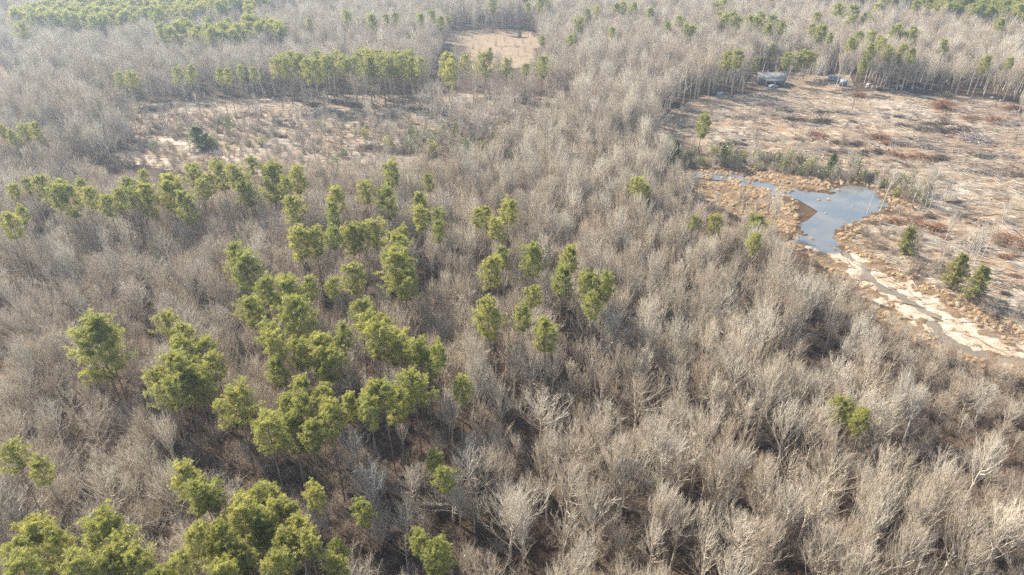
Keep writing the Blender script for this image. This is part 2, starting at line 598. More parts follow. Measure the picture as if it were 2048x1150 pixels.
def along(P, t):
    """points on paths P (n,k,3) at t (n,) in 0..1"""
    k = P.shape[1] - 1
    f = np.clip(t * k, 0, k - 1e-6)
    i = f.astype(int)
    fr = (f - i)[:, None]
    n = np.arange(len(P))
    a, b = P[n, i], P[n, i + 1]
    return a * (1 - fr) + b * fr, unit(b - a)


def bare_tree(seed, h=17.0, base=.30, spread=3.4, nprim=30, nsec=8, ntw=7, dome=.28, bow=.16, rt=.20, tw=.0105, up=1.0):
    r = np.random.default_rng(seed)
    K = 9
    tt = np.linspace(0, 1, K)
    path = np.stack([r.normal(0, .02 * h) * tt ** 1.5 + .15 * np.sin(tt * 5 + r.uniform(0, 6)) * tt,
                     r.normal(0, .02 * h) * tt ** 1.5 + .15 * np.sin(tt * 4 + r.uniform(0, 6)) * tt, tt * h * .93], 1)
    trunk = Geo()
    rad = rt * (1 - tt) ** .8 + .025
    rad[0] *= 1.35
    trunk.tubes(path[None], rad[None], 6)
    crown, limbs = Geo(), Geo()
    f = (np.arange(nprim) + r.uniform(.2, .8, nprim)) / nprim
    rho = np.sqrt(f) * r.uniform(.8, 1.12, nprim)
    az = np.arange(nprim) * 2.399 + r.uniform(-.5, .5, nprim)
    lob = 1 + .22 * np.sin(az * 2 + seed) + .14 * np.sin(az * 3 + seed * 2)
    zd = h * (1 - dome * rho ** 2) + r.normal(0, .035 * h, nprim)
    end = np.stack([spread * rho * lob * np.cos(az), spread * rho * lob * np.sin(az), zd], 1)
    tp = np.clip(base + (.93 - base) * np.clip(1 - rho, 0, 1) ** .8 + r.normal(0, .07, nprim), base * .85, .93)
    tp = np.minimum(tp, zd / h - .1)
    p0, _ = along(np.repeat(path[None], nprim, 0), np.clip(tp, .02, .97))
    end[:, :2] += p0[:, :2] * .8
    mid = p0 * .5 + end * .5
    mid[:, :2] += (end - p0)[:, :2] * bow
    mid += r.normal(0, .25, mid.shape)
    KP = 6
    kk = np.linspace(0, 1, KP)[None, :, None]
    P = p0[:, None] * (1 - kk) ** 2 + 2 * mid[:, None] * kk * (1 - kk) + end[:, None] * kk ** 2
    P[:, 1:] += r.normal(0, .11, (nprim, KP - 1, 3))
    L = np.linalg.norm(end - p0, axis=1)
    rp = np.clip(.015 * L, .03, .085)[:, None] * (1 - .8 * kk[0, :, 0])[None]
    limbs.tubes(P, rp, 4)
    # second order
    n2 = nprim * nsec
    pi = np.repeat(np.arange(nprim), nsec)
    t2 = np.tile((np.arange(nsec) + .5) / nsec, nprim) * .8 + .2 + r.uniform(-.05, .05, n2)
    q0, qd = along(P[pi], np.clip(t2, 0, 1))
    pr = unit(np.cross(qd, r.normal(0, 1, (n2, 3))))
    d2 = unit(qd * .8 + pr * (.72 - .22 * up) + UP * .4 * up)
    L2 = np.clip(L[pi], 2, 9) * r.uniform(.2, .38, n2) * (1.15 - .45 * t2)
    e = [q0]
    for i in range(2):
        d2 = unit(d2 + .25 * UP + r.normal(0, .12, d2.shape))
        e.append(e[-1] + d2 * (L2 / 2)[:, None])
    Q = np.stack(e, 1)
    limbs.tubes(Q, np.clip(.014 * L2, .014, .035)[:, None] * np.array([1, .7, .35])[None], 3)
    # also leader sprays at the top of the stem and ends of limbs
    n3 = n2 * ntw
    si = np.repeat(np.arange(n2), ntw)
    t3 = np.tile((np.arange(ntw) + .7) / ntw, n2)
    s0, s_d = along(Q[si], np.clip(t3, 0, 1))
    pr = unit(np.cross(s_d, r.normal(0, 1, (n3, 3))))
    d3 = unit(s_d * .8 + pr * (.66 - .24 * up) + UP * .45 * up)
    L3 = np.clip(L2[si] * r.uniform(.3, .75, n3), .3, 1.5)
    crown.spikes(s0, s0 + d3 * L3[:, None], tw)
    return trunk, crown, limbs


def pine_tree(seed, h=22.0, base=.52, rad=3.9, nbr=52, nt=15, needles=25, cone=False, top_r=.3, nl=.5):
    r = np.random.default_rng(seed)
    K = 8
    tt = np.linspace(0, 1, K)
    path = np.stack([r.normal(0, .012 * h) * tt + .12 * np.sin(tt * 4 + r.uniform(0, 6)) * tt, r.normal(0, .012 * h) * tt, tt * h * (.97 if cone else .93)], 1)
    trunk = Geo()
    rr = .21 * (1 - tt) ** .75 + .03
    rr[0] *= 1.3
    trunk.tubes(path[None], rr[None], 7)
    s = (np.arange(nbr) + r.uniform(0, 1, nbr)) / nbr
    tp = base + (1 - base) * s
    p0, _ = along(np.repeat(path[None], nbr, 0), np.clip(tp, 0, .99))
    if cone:
        prof = np.sqrt(np.clip(1 - ((s - .22) / .80) ** 2, 0, 1)) * (1 + .2 * np.sin(np.arange(nbr) * 2.4)) + .06
    else:
        prof = np.sqrt(np.clip(1 - ((s - .40) / .66) ** 2, .03, 1))
        prof = np.where(s < .16, prof * r.uniform(.25, 1, nbr), prof)
    az = np.arange(nbr) * 2.399 + r.uniform(-.6, .6, nbr)
    L = rad * prof * r.uniform(.62, 1.12, nbr) * (1 + .2 * np.sin(az * 2 + seed) + .14 * np.sin(az * 3 + s * 6)) + top_r
    th = np.radians((80 if cone else 84) - 48 * s + r.normal(0, 8, nbr))
    d = np.stack([np.sin(th) * np.cos(az), np.sin(th) * np.sin(az), np.cos(th)], 1)
    pts = [p0]
    for i in range(3):
        pts.append(pts[-1] + d * (L / 3)[:, None])
        d = unit(d + .22 * UP + r.normal(0, .1, d.shape))
    P = np.stack(pts, 1)
    trunk2 = Geo()
    trunk2.tubes(P, np.clip(.016 * L, .02, .07)[:, None] * np.array([1, .8, .55, .3])[None], 3)
    crown = Geo()
    n2 = nbr * nt
    bi = np.repeat(np.arange(nbr), nt)
    t2 = np.tile((np.arange(nt) + .5) / nt, nbr)
    lo = .15 if cone else .36
    t2 = lo + (1 - lo) * t2 ** .75
    q0, qd = along(P[bi], np.clip(t2, 0, .999))
    off = unit(r.normal(0, 1, (n2, 3)) * np.array([1, 1, .55]) + qd * .5 + UP * .15)
    q1 = q0 + off * (L[bi] * r.uniform(.1, .34, n2) * (1.25 - .55 * t2))[:, None]
    trunk2.spikes(q0, q1, .018)
    # needle tufts
    n3 = n2 * needles
    ti = np.repeat(np.arange(n2), needles)
    nd = unit(r.normal(0, 1, (n3, 3)) + .55 * off[ti] + .35 * UP)
    ln = nl * r.uniform(.6, 1.15, n3)
    a = q1[ti] + nd * .04 + r.normal(0, .05, (n3, 3))
    b = a + nd * ln[:, None]
    sd_ = unit(np.cross(nd, r.normal(0, 1, (n3, 3)))) * (.034 if not cone else .05)
    m_ = a * .45 + b * .55
    V = np.stack([a, m_ + sd_, b, m_ - sd_], 1).reshape(-1, 3)
    i4 = np.arange(n3)[:, None] * 4
    crown.add(V, i4 + np.array([[0, 1, 2, 3]]))
    return trunk, trunk2, crown


def bush(seed, h=2.6, n=26, tw=10, spread=.9, r0=.02):
    r = np.random.default_rng(seed)
    g = Geo()
    az = r.uniform(0, 6.283, n)
    th = np.abs(r.normal(0, .55, n)) * spread
    L = h * r.uniform(.5, 1.1, n)
    d = np.stack([np.sin(th) * np.cos(az), np.sin(th) * np.sin(az), np.cos(th)], 1)
    p = [np.stack([r.normal(0, .35, n), r.normal(0, .35, n), np.full(n, -.1)], 1)]
    for i in range(3):
        p.append(p[-1] + d * (L / 3)[:, None])
        d = unit(d + r.normal(0, .25, d.shape) + .05 * UP)
    P = np.stack(p, 1)
    g.tubes(P, np.full((n, 1), r0) * np.array([[1.2, .9, .6, .3]]), 3)
    m = n * tw
    bi = np.repeat(np.arange(n), tw)
    q, qd = along(P[bi], r.uniform(.2, .98, m))
    dd = unit(qd * .7 + r.normal(0, .55, (m, 3)) + .15 * UP)
    g.spikes(q, q + dd * (h * r.uniform(.15, .42, m))[:, None], .013)
    return g


def leafy(seed, h=2.2, n=420, wid=1.1, leaf=.17):
    r = np.random.default_rng(seed)
    c = Geo()
    u = unit(r.normal(0, 1, (n, 3)))
    rad = r.uniform(.35, 1, n) ** .5
    lump = 1 + .3 * np.sin(u[:, 0] * 4 + seed) * np.cos(u[:, 1] * 5)
    p = u * (rad * lump)[:, None] * np.array([wid, wid, h * .5]) + np.array([0, 0, h * .52])
    nrm = unit(r.normal(0, 1, (n, 3)))
    a = unit(np.cross(nrm, UP + .01)) * leaf
    b = unit(np.cross(nrm, a)) * leaf * .55
    c.add(np.stack([p - a, p + b, p + a, p - b], 1).reshape(-1, 3), np.arange(n)[:, None] * 4 + np.array([[0, 1, 2, 3]]))
    return c


BARE = []   # (trunk mesh, crown mesh, merged mesh, look, height)


def merged(parts, mats, name):
    g = Geo()
    mo = []
    for gi, (gg, mi) in enumerate(parts):
        off = g.n
        for v in gg.v:
            g.v.append(v)
        for f, k in gg.f:
            g.f.append((f + off, k))
            mo.append(np.full(len(f), mi))
        g.n += gg.n
    return g.mesh(name, mats, False, np.concatenate(mo))


def add_bare(look, bark, **kw):
    t, c, l = bare_tree(**kw)
    i = len(BARE)
    BARE.append((t.mesh('trunk', M[bark], True), merged([(l, 0), (c, 1)], [M['pale_bark'], M['twig']], 'crown'),
                 merged([(t, 0), (l, 2), (c, 1)], [M[bark], M['twig'], M['pale_bark']], 'bare_tree_mesh'), look, kw.get('h', 17.0)))


# 0-4 brushy ascending, 5-7 broad, 8-10 young, 11-12 spindly
add_bare('upright brushy', 'bark', seed=1, h=17.5, base=.30, spread=3.4, nprim=32, dome=.24)
add_bare('upright brushy', 'pale_bark', seed=2, h=18.5, base=.36, spread=3.8, nprim=34, dome=.26)
add_bare('narrow brushy', 'bark', seed=3, h=16.5, base=.34, spread=2.8, nprim=28, dome=.22)
add_bare('upright brushy', 'bark', seed=4, up=0.6, h=17.0, base=.24, spread=4.1, nprim=34, dome=.28)
add_bare('narrow brushy', 'pale_bark', seed=5, h=18.0, base=.38, spread=3.0, nprim=30, dome=.22)
add_bare('broad spreading', 'pale_bark', seed=6, up=0.3, h=15.5, base=.16, spread=6.2, nprim=40, nsec=9, ntw=7, dome=.42, bow=.22, rt=.27)
add_bare('broad rounded', 'bark', seed=7, up=0.3, h=14.5, base=.22, spread=5.2, nprim=36, nsec=9, ntw=7, dome=.42, bow=.22, rt=.24)
add_bare('broad rounded', 'bark', seed=8, up=0.3, h=16.0, base=.26, spread=4.8, nprim=36, nsec=9, ntw=7, dome=.36, bow=.2, rt=.22)
add_bare('slim young', 'bark', seed=9, up=0.6, h=12.0, base=.25, spread=2.1, nprim=20, nsec=6, dome=.24, rt=.10)
add_bare('slim young', 'pale_bark', seed=10, h=13.0, base=.25, spread=2.3, nprim=22, nsec=6, dome=.22, rt=.10)
add_bare('slim young', 'bark', seed=11, h=11.0, base=.22, spread=2.2, nprim=20, nsec=6, dome=.26, rt=.09)
add_bare('spindly', 'pale_bark', seed=12, h=13.5, base=.40, spread=1.5, nprim=13, nsec=4, ntw=4, dome=.3, rt=.10)
add_bare('spindly', 'pale_bark', seed=13, h=11.0, base=.36, spread=1.7, nprim=13, nsec=4, ntw=4, dome=.3, rt=.09)
add_bare('leaning open', 'bark', seed=14, up=0.3, h=16.0, base=.34, spread=4.4, nprim=20, nsec=7, dome=.46, bow=.06)
add_bare('sparse topped', 'pale_bark', seed=15, h=18.0, base=.50, spread=3.0, nprim=18, nsec=6, dome=.34, bow=.10)
add_bare('flat topped', 'bark', seed=16, up=0.3, h=14.0, base=.40, spread=4.6, nprim=28, nsec=9, dome=.16, bow=.26)
add_bare('tall oval', 'bark', seed=17, h=19.0, base=.28, spread=3.2, nprim=40, nsec=7, dome=.50, bow=.12)
add_bare('dense twiggy', 'bark', seed=18, up=0.6, h=13.0, base=.18, spread=3.8, nprim=44, nsec=9, dome=.46, bow=.14)

PINE = []


def add_pine(leaf, **kw):
    t, b, c = pine_tree(**kw)
    PINE.append((t.mesh('trunk', M['pine_bark'], True), c.mesh('crown', M[leaf]), b.mesh('limbs', M['pine_bark']),
                 merged([(t, 0), (b, 0), (c, 1)], [M['pine_bark'], M[leaf]], 'pine_tree_mesh'), kw.get('h', 22.0), kw.get('rad', 3.9)))


add_pine('needle', seed=21, base=.58, rad=3.9, nbr=52)
add_pine('needle', seed=22, base=.62, rad=4.0, nbr=50)
add_pine('needle', seed=23, base=.56, rad=3.7, nbr=56)
add_pine('needle', seed=24, base=.64, rad=4.1, nbr=46)
add_pine('needle', seed=25, base=.60, rad=3.8, nbr=52)
add_pine('needle', seed=26, base=.54, rad=3.6, nbr=58)
# tall open pines of the far edge, and small conical cedars
add_pine('needle', seed=27, base=.52, rad=3.6, nbr=46)
add_pine('needle', seed=28, base=.58, rad=3.8, nbr=42)
CEDAR0 = len(PINE)
add_pine('cedar_leaf', seed=31, h=8.0, base=.05, rad=2.0, nbr=70, nt=9, needles=16, cone=True, top_r=.1, nl=.36)
add_pine('dark_leaf', seed=32, h=8.0, base=.06, rad=2.3, nbr=70, nt=9, needles=16, cone=True, top_r=.1, nl=.36)

# ------------------------------------------------------------------ scatter of things no one could count
def scatter(name, meshes, pos, rz, scl, idx, label, cat, tilt=None):
    coll = bpy.data.collections.new(name + '_sources')
    for i, me in enumerate(meshes):
        coll.objects.link(bpy.data.objects.new('%s_source_%02d' % (name, i), me))
    n = len(pos)
    me = bpy.data.meshes.new(name)
    me.vertices.add(n)
    me.vertices.foreach_set('co', np.asarray(pos, float).ravel())
    rot = np.zeros((n, 3))
    rot[:, 2] = rz
    if tilt is not None:
        rot[:, :2] = tilt
    scl = np.asarray(scl, float)
    if scl.ndim == 1:
        scl = np.repeat(scl[:, None], 3, 1)
    for nm, typ, val, key in (('inst_rot', 'FLOAT_VECTOR', rot, 'vector'), ('inst_scl', 'FLOAT_VECTOR', scl, 'vector')):
        at = me.attributes.new(nm, typ, 'POINT')
        at.data.foreach_set(key, val.ravel().astype(np.float32))
    at = me.attributes.new('inst_idx', 'INT', 'POINT')
    at.data.foreach_set('value', np.asarray(idx, np.int32))
    me.update()
    o = link(name, me)
    ng = bpy.data.node_groups.new(name + '_nodes', 'GeometryNodeTree')
    ng.interface.new_socket('Geometry', in_out='INPUT', socket_type='NodeSocketGeometry')
    ng.interface.new_socket('Geometry', in_out='OUTPUT', socket_type='NodeSocketGeometry')
    gi, go = ng.nodes.new('NodeGroupInput'), ng.nodes.new('NodeGroupOutput')
    ip = ng.nodes.new('GeometryNodeInstanceOnPoints')
    ci = ng.nodes.new('GeometryNodeCollectionInfo')
    ci.inputs['Collection'].default_value = coll
    ci.inputs['Separate Children'].default_value = True
    ci.inputs['Reset Children'].default_value = True

    def attr(nm, typ):
        a = ng.nodes.new('GeometryNodeInputNamedAttribute')
        a.data_type = typ
        a.inputs[0].default_value = nm
        return a.outputs[0]
    er = ng.nodes.new('FunctionNodeEulerToRotation')
    ng.links.new(attr('inst_rot', 'FLOAT_VECTOR'), er.inputs[0])
    ng.links.new(gi.outputs[0], ip.inputs['Points'])
    ng.links.new(ci.outputs[0], ip.inputs['Instance'])
    ip.inputs['Pick Instance'].default_value = True
    ng.links.new(attr('inst_idx', 'INT'), ip.inputs['Instance Index'])
    ng.links.new(er.outputs[0], ip.inputs['Rotation'])
    ng.links.new(attr('inst_scl', 'FLOAT_VECTOR'), ip.inputs['Scale'])
    ng.links.new(ip.outputs[0], go.inputs[0])
    md = o.modifiers.new('scatter', 'NODES')
    md.node_group = ng
    return tag(o, label, cat, kind='stuff')


def jitter(x0, x1, y0, y1, s, seed, amt=.46):
    r = np.random.default_rng(seed)
    X, Y = np.meshgrid(np.arange(x0, x1, s), np.arange(y0, y1, s * .9))
    X = X + (np.arange(X.shape[0]) % 2)[:, None] * s / 2
    X, Y = X.ravel(), Y.ravel()
    return X + r.uniform(-amt, amt, len(X)) * s, Y + r.uniform(-amt, amt, len(X)) * s


# ------------------------------------------------------------------ pines placed one by one: (x, top y, crown width) on the photograph
CLUSTERS = [
    ('the row along the left edge of the wood', [(10, 367, 28), (49, 354, 20), (75, 347, 36), (100, 370, 36), (128, 355, 56), (154, 354, 26), (172, 371, 34),
        (206, 385, 34), (229, 375, 30), (257, 369, 34), (257, 341, 34), (276, 340, 22), (294, 363, 46), (6, 425, 38), (30, 412, 28)]),
    ('the bright stand beside the sandy creek', [(343, 335, 54), (330, 352, 40), (378, 322, 38), (372, 380, 44), (413, 347, 38), (437, 318, 44), (462, 327, 36), (478, 340, 36),
        (496, 353, 42), (502, 313, 26), (532, 321, 52), (553, 323, 30), (588, 333, 42), (568, 352, 30), (395, 360, 36)]),
    ('the scattered pines below the felled strip', [(586, 396, 42), (664, 372, 38), (654, 400, 30), (733, 366, 36), (772, 372, 44), (780, 324, 42), (839, 373, 36), (841, 414, 38), (865, 347, 22),
        (880, 417, 32), (870, 437, 26), (817, 446, 36)]),
    ('the loose group of small pines right of centre', [(949, 411, 30), (974, 411, 30), (1011, 396, 42), (1037, 392, 24), (994, 433, 38), (1010, 479, 32), (1066, 485, 48), (1122, 484, 40)]),
    ('the dense clump above the wood centre', [(596, 455, 52), (625, 452, 48), (656, 446, 38), (694, 448, 48), (705, 446, 36), (755, 437, 48), (788, 464, 48), (786, 500, 70), (800, 540, 62), (703, 531, 48), (666, 550, 26)]),
    ('the pair standing left of the dense clump', [(468, 479, 40), (480, 502, 74)]),
    ('the narrow file in the middle of the wood', [(980, 516, 50), (1122, 527, 44), (1059, 572, 38), (1047, 600, 38), (980, 594, 60), (1093, 632, 52), (1178, 544, 52), (1215, 540, 30), (1205, 558, 42), (1190, 577, 40)]),
    ('the great clump left of centre', [(560, 552, 70), (520, 556, 46), (508, 590, 50), (603, 560, 36), (596, 602, 74), (713, 597, 48), (733, 624, 44), (764, 626, 42), (541, 653, 58), (643, 655, 58), (594, 685, 52), (567, 709, 44),
        (560, 673, 46), (657, 685, 62), (684, 646, 34), (694, 676, 34), (738, 650, 62)]),
    ('the dark clump below the wood centre', [(797, 668, 68), (831, 673, 46), (870, 683, 42), (826, 727, 68), (848, 702, 44), (770, 756, 58), (792, 781, 52), (748, 803, 54), (726, 778, 46), (694, 786, 44), (655, 808, 64),
        (645, 773, 52), (609, 786, 46), (596, 754, 52), (572, 783, 46), (530, 827, 74), (577, 827, 64), (609, 844, 48)]),
    ('the clump on the left of the wood', [(334, 616, 46), (366, 635, 42), (342, 670, 56), (408, 689, 58), (337, 709, 62), (310, 735, 48), (349, 738, 58), (395, 760, 66), (327, 765, 62), (435, 711, 44), (381, 728, 54), (465, 783, 78)]),
    ('the lone pair among bare trees near the left edge', [(188, 623, 54), (176, 637, 98)]),
    ('the bottom left corner clump', [(12, 891, 52), (42, 1025, 92), (112, 1050, 46), (167, 1048, 104), (235, 1080, 64), (282, 1087, 66), (34, 1113, 76), (78, 909, 34), (135, 1115, 74), (215, 1122, 78), (20, 1068, 56), (318, 1130, 56)]),
    ('the clump at the bottom of the wood', [(368, 938, 58), (407, 954, 66), (438, 962, 54), (407, 1069, 72), (357, 1072, 46), (350, 1105, 64), (505, 967, 92), (476, 1006, 74), (507, 1032, 66), (466, 1072, 64), (565, 1059, 64),
        (520, 1061, 56), (596, 1046, 46), (612, 1080, 54), (614, 967, 44), (586, 996, 44), (432, 1112, 70), (448, 1040, 56), (540, 1012, 52), (556, 1112, 60), (490, 1095, 70)]),
    ('the few small pines low among bare trees', [(865, 902, 38), (904, 928, 42), (732, 999, 46), (672, 1085, 36), (664, 1119, 44), (839, 1059, 44), (872, 1080, 62), (921, 749, 50)]),
    ('the scattered pines near the pond', [(1525, 428, 54), (1510, 464, 34), (1435, 435, 32), (1385, 433, 26), (1275, 352, 36), (1290, 366, 28), (1405, 228, 34), (37, 562, 32)][:7]),
    ('the olive pair in the lower right', [(1690, 795, 50), (1722, 820, 44)]),
    ('the tall row behind the left felled strip', [(557, 106, 26), (580, 101, 20), (602, 101, 28), (627, 101, 26), (644, 111, 24), (672, 99, 22), (689, 115, 16), (724, 97, 34), (740, 104, 26), (752, 96, 30), (770, 102, 26), (787, 96, 30),
        (808, 99, 34), (828, 101, 24), (895, 103, 34), (912, 108, 20), (928, 108, 24), (971, 103, 36), (980, 97, 16), (1013, 113, 26), (1083, 107, 28), (1045, 122, 20)]),
    ('the second rank behind the left felled strip', [(549, 114, 26), (570, 112, 28), (592, 110, 26), (614, 112, 30), (636, 116, 28), (658, 110, 28), (681, 108, 26), (703, 112, 28), (716, 106, 30), (734, 110, 30), (762, 108, 32), (779, 110, 30), (798, 108, 32), (818, 112, 28), (838, 116, 24), (900, 122, 34)]),
    ('the hazy pines behind the left felled ground', [(235, 139, 20), (257, 139, 26), (351, 132, 24), (379, 130, 22), (435, 132, 20), (452, 135, 20), (480, 128, 20), (505, 130, 18)]),
    ('the hazy pines by the left picture edge', [(2, 243, 20), (20, 255, 20), (42, 243, 26), (61, 240, 22)]),
    ('the pines round the grey roofed house', [(1462, 100, 24), (1480, 98, 26), (1500, 99, 24), (1514, 113, 22), (1576, 104, 26), (1602, 100, 34), (1618, 97, 44), (1543, 82, 22), (1731, 113, 18), (1972, 106, 22), (1894, 73, 22), (2025, 116, 18)]),
    ('the dark grove behind the house', [(1705, 72, 22), (1722, 64, 24), (1742, 62, 22), (1790, 46, 26), (1800, 52, 26), (1812, 60, 24), (1828, 50, 24), (1760, 70, 22), (1776, 76, 22), (1745, 84, 22), (1780, 90, 22), (1806, 86, 24), (1830, 92, 20)]),
    ('the grove left above the house', [(1437, 22, 18), (1450, 26, 22), (1466, 22, 22), (1482, 30, 26), (1500, 26, 24), (1516, 32, 22), (1530, 22, 22), (1545, 28, 24), (1560, 40, 22), (1540, 45, 20), (1628, 46, 18), (1645, 46, 22), (1655, 48, 18), (1637, 24, 18), (1662, 62, 14)]),
    ('the scattered dark pines beyond the orange field', [(842, 26, 22), (862, 18, 22), (881, 30, 18), (900, 31, 14), (769, 26, 18), (790, 22, 18), (1057, 5, 14), (1172, 14, 18), (1191, 9, 16), (1232, 4, 18), (1250, 2, 18), (1268, 2, 18), (1302, 12, 18),
        (1229, 54, 18), (1142, 70, 16), (1150, 68, 12), (1335, 40, 16), (1361, 30, 18), (1386, 45, 22), (1372, 42, 18), (617, 35, 14), (1085, 70, 16)]),
]
ORD = ['leftmost', 'second', 'third', 'fourth', 'fifth', 'sixth', 'seventh', 'eighth', 'ninth', 'tenth', 'eleventh', 'twelfth', 'thirteenth', 'fourteenth', 'fifteenth',
       'sixteenth', 'seventeenth', 'eighteenth', 'nineteenth', 'twentieth', 'twenty-first', 'twenty-second', 'twenty-third', 'twenty-fourth']
PINE_XY = []
pine_proto = {}


def place_tree(store, vi, loc, rz, scl, name, label, cat, group):
    """first of a variant is built, later ones are copies of it and of its parts"""
    if (name, vi) not in store:
        e = thing(name, label, cat, group=group)
        kids = [link('trunk', PINE[vi][0], e), link('crown', PINE[vi][1], e), link('limbs', PINE[vi][2], e)] if store is pine_proto else \
               [link('trunk', BARE[vi][0], e), link('crown', BARE[vi][1], e)]
        store[(name, vi)] = (e, kids)
    else:
        e0, kids = store[(name, vi)]
        e = e0.copy()
        COL.objects.link(e)
        for c in kids:
            k = c.copy()
            COL.objects.link(k)
            k.parent = e
        tag(e, label, cat, group)
    e.location, e.rotation_euler, e.scale = loc, (random.gauss(0, .035), random.gauss(0, .035), rz), scl
    return e


for phrase, lst in CLUSTERS:
    far = lst[0][1] < 150
    order = sorted(range(len(lst)), key=lambda i: lst[i][0])
    rank = {i: k for k, i in enumerate(order)}
    for i, (px, py, wp) in enumerate(lst):
        hgt = random.uniform(20, 24) if not far else random.uniform(20.5, 23)
        if 'low among' in phrase or 'olive' in phrase or 'near the pond' in phrase:
            hgt = random.uniform(14, 18)
        if 'grey roofed' in phrase and 1490 < px < 1640:
            hgt = random.uniform(14, 16)
        if px == 1405:
            hgt = 17
        p = ground_pt(px, py + 2, hgt)
        wm = wp / px_per_m(p[0], p[1], hgt * .8)
        vi = random.randrange(6)
        if 'tall row' in phrase or 'second rank' in phrase or 'hazy pines behind' in phrase:
            vi = random.choice([6, 7, 6, 7, 3])
        sx = wm * 1.1 / (2 * PINE[vi][5])
        sx = min(max(sx, .45), 1.55)
        sz = hgt / PINE[vi][4]
        look = ('broad' if wm > 8.3 else 'slim' if wm < 5.2 else 'rounded')
        k = rank[i]
        o = 'leftmost' if k == 0 else ('rightmost' if k == len(lst) - 1 else ORD[k] + ' from left')
        lab = '%s green pine, %s in %s' % (look, o, phrase)
        kz = min(max(sx / sz * .98, .5), 1.15)
        base = (p[0], p[1], float(height(np.array([p[0]]), np.array([p[1]]))[0]) - .1)
        e = place_tree(pine_proto, vi, base, random.uniform(0, 6.28), (sx, sx, sz), 'pine_tree', lab, 'pine tree', 'pine trees rising out of the bare wood')
        for c in e.children:
            if c.name.split('.')[0] != 'trunk':
                c.scale.z, c.location.z = kz, PINE[vi][4] * (1 - kz)
        PINE_XY.append((p[0], p[1], sx * 3.9))
PINE_XY = np.array(PINE_XY)

# small conical evergreens by the stream and the clearings
for (px, py, hp, wp, dark, lab) in (
        (1806, 512, 52, 30, 0, 'small yellow green cedar above the shrubby stream bank'),
        (1903, 575, 62, 34, 0, 'olive cedar left of the grey bush by the sandy stream'),
        (1942, 603, 62, 38, 0, 'olive cone shaped cedar nearest the sandy stream'),
        (1300, 318, 40, 16, 1, 'slim dark cedar at the left corner of the felled slope'),
        (1347, 325, 42, 28, 1, 'broad dark cedar left above the narrow end of the pond'),
        (1445, 318, 24, 16, 1, 'little dark cedar on the bank behind the narrow pond arm'),
        (1660, 340, 34, 18, 1, 'dark cedar among shrubs behind the main pond'),
        (402, 296, 36, 38, 1, 'dense dark evergreen beside the pale creek bed'),
        (416, 299, 28, 30, 1, 'lower dark evergreen right behind the dense one by the creek'),
        (424, 302, 26, 14, 0, 'little pale green evergreen by the creek and dark evergreens'),
        (980, 112, 16, 10, 1, 'small dark cedar at the near corner of the orange field'),
        (1040, 76, 12, 8, 1, 'tiny dark cedar at the far side of the orange field')):
    p = ground_pt(px, py)
    q = px_per_m(p[0], p[1])
    vi = CEDAR0 + dark
    hh = hp / q / math.cos(math.atan2(H, p[1]))
    place_tree(pine_proto, vi, (p[0], p[1], float(height(p[:1], p[1:2])[0]) - .1), random.uniform(0, 6), (wp / q / 4.0, wp / q / 4.0, hh / 8.0), 'cedar_tree', lab, 'cedar', 'small evergreens round the clearings')
    PINE_XY = np.vstack([PINE_XY, (p[0], p[1], 2.0)])

# ------------------------------------------------------------------ bare trees
def pts_of(s, y0, y1, seed):
    xm = y1 * .9 + 80
    X, Y = jitter(-xm, xm, y0, y1, s, seed)
    u, v = to_px(X, Y)
    k = (u > -170) & (u < 2220) & (Y > 30)
    return X[k], Y[k], u[k], v[k]


tx, ty, ti, ts = [], [], [], []


def add_trees(X, Y, idx, sc):
    tx.append(X), ty.append(Y), ti.append(idx), ts.append(sc)


def open_ground(u, v):
    o = inside(CUT_R, u, v) | inside(CUT_L, u, v) | inside(MARSH, u, v) | inside(FIELD, u, v) | inside(VALLEY, u, v) | inside(BANK_R, u, v) | inside(LEFT_BARE, u, v)
    o |= inside(YARD, u, v) | inside(SAND, u, v) | inside(FRONT_P, u, v) | inside(FRONT_L, u, v)
    return o


# near and middle wood
X, Y, u, v = pts_of(4.3, 34, 260, 101)
ok = ~open_ground(u, v) & ~inside(YOUNG, u, v)
ok &= rng.uniform(0, 1, len(X)) < np.clip(.86 + .25 * wav(X, Y, 40, 31, 2), .35, 1)
for (px, py, rr) in ((20, 690, 5), (30, 735, 5), (750, 920, 5), (10, 552, 4)):
    p = ground_pt(px, py)
    ok &= np.hypot(X - p[0], Y - p[1]) > rr
X, Y, u, v = X[ok], Y[ok], u[ok], v[ok]
n = len(X)
right = sm((u - 800) / 400)
r1 = rng.uniform(0, 1, n)
r2 = rng.uniform(0, 1, n)
idx = np.where(r1 < .08 + .24 * (1 - right), rng.choice([5, 6, 7], n), np.where(r2 < .30, rng.choice([8, 9, 10, 9], n), rng.choice([0, 1, 2, 3, 4, 2, 4, 13, 14, 15, 16, 17, 16], n)))
add_trees(X, Y, idx, rng.uniform(.52, 1.04, n) ** .8 * (.9 + .1 * right))
# young dense growth
X, Y, u, v = pts_of(3.5, 90, 260, 102)
ok = inside(YOUNG, u, v) & ~open_ground(u, v)
X, Y = X[ok], Y[ok]
n = len(X)
add_trees(X, Y, np.where(rng.uniform(0, 1, n) < .3, rng.choice([0, 2, 3, 4], n), rng.choice([8, 9, 10], n)), rng.uniform(.72, 1.02, n))
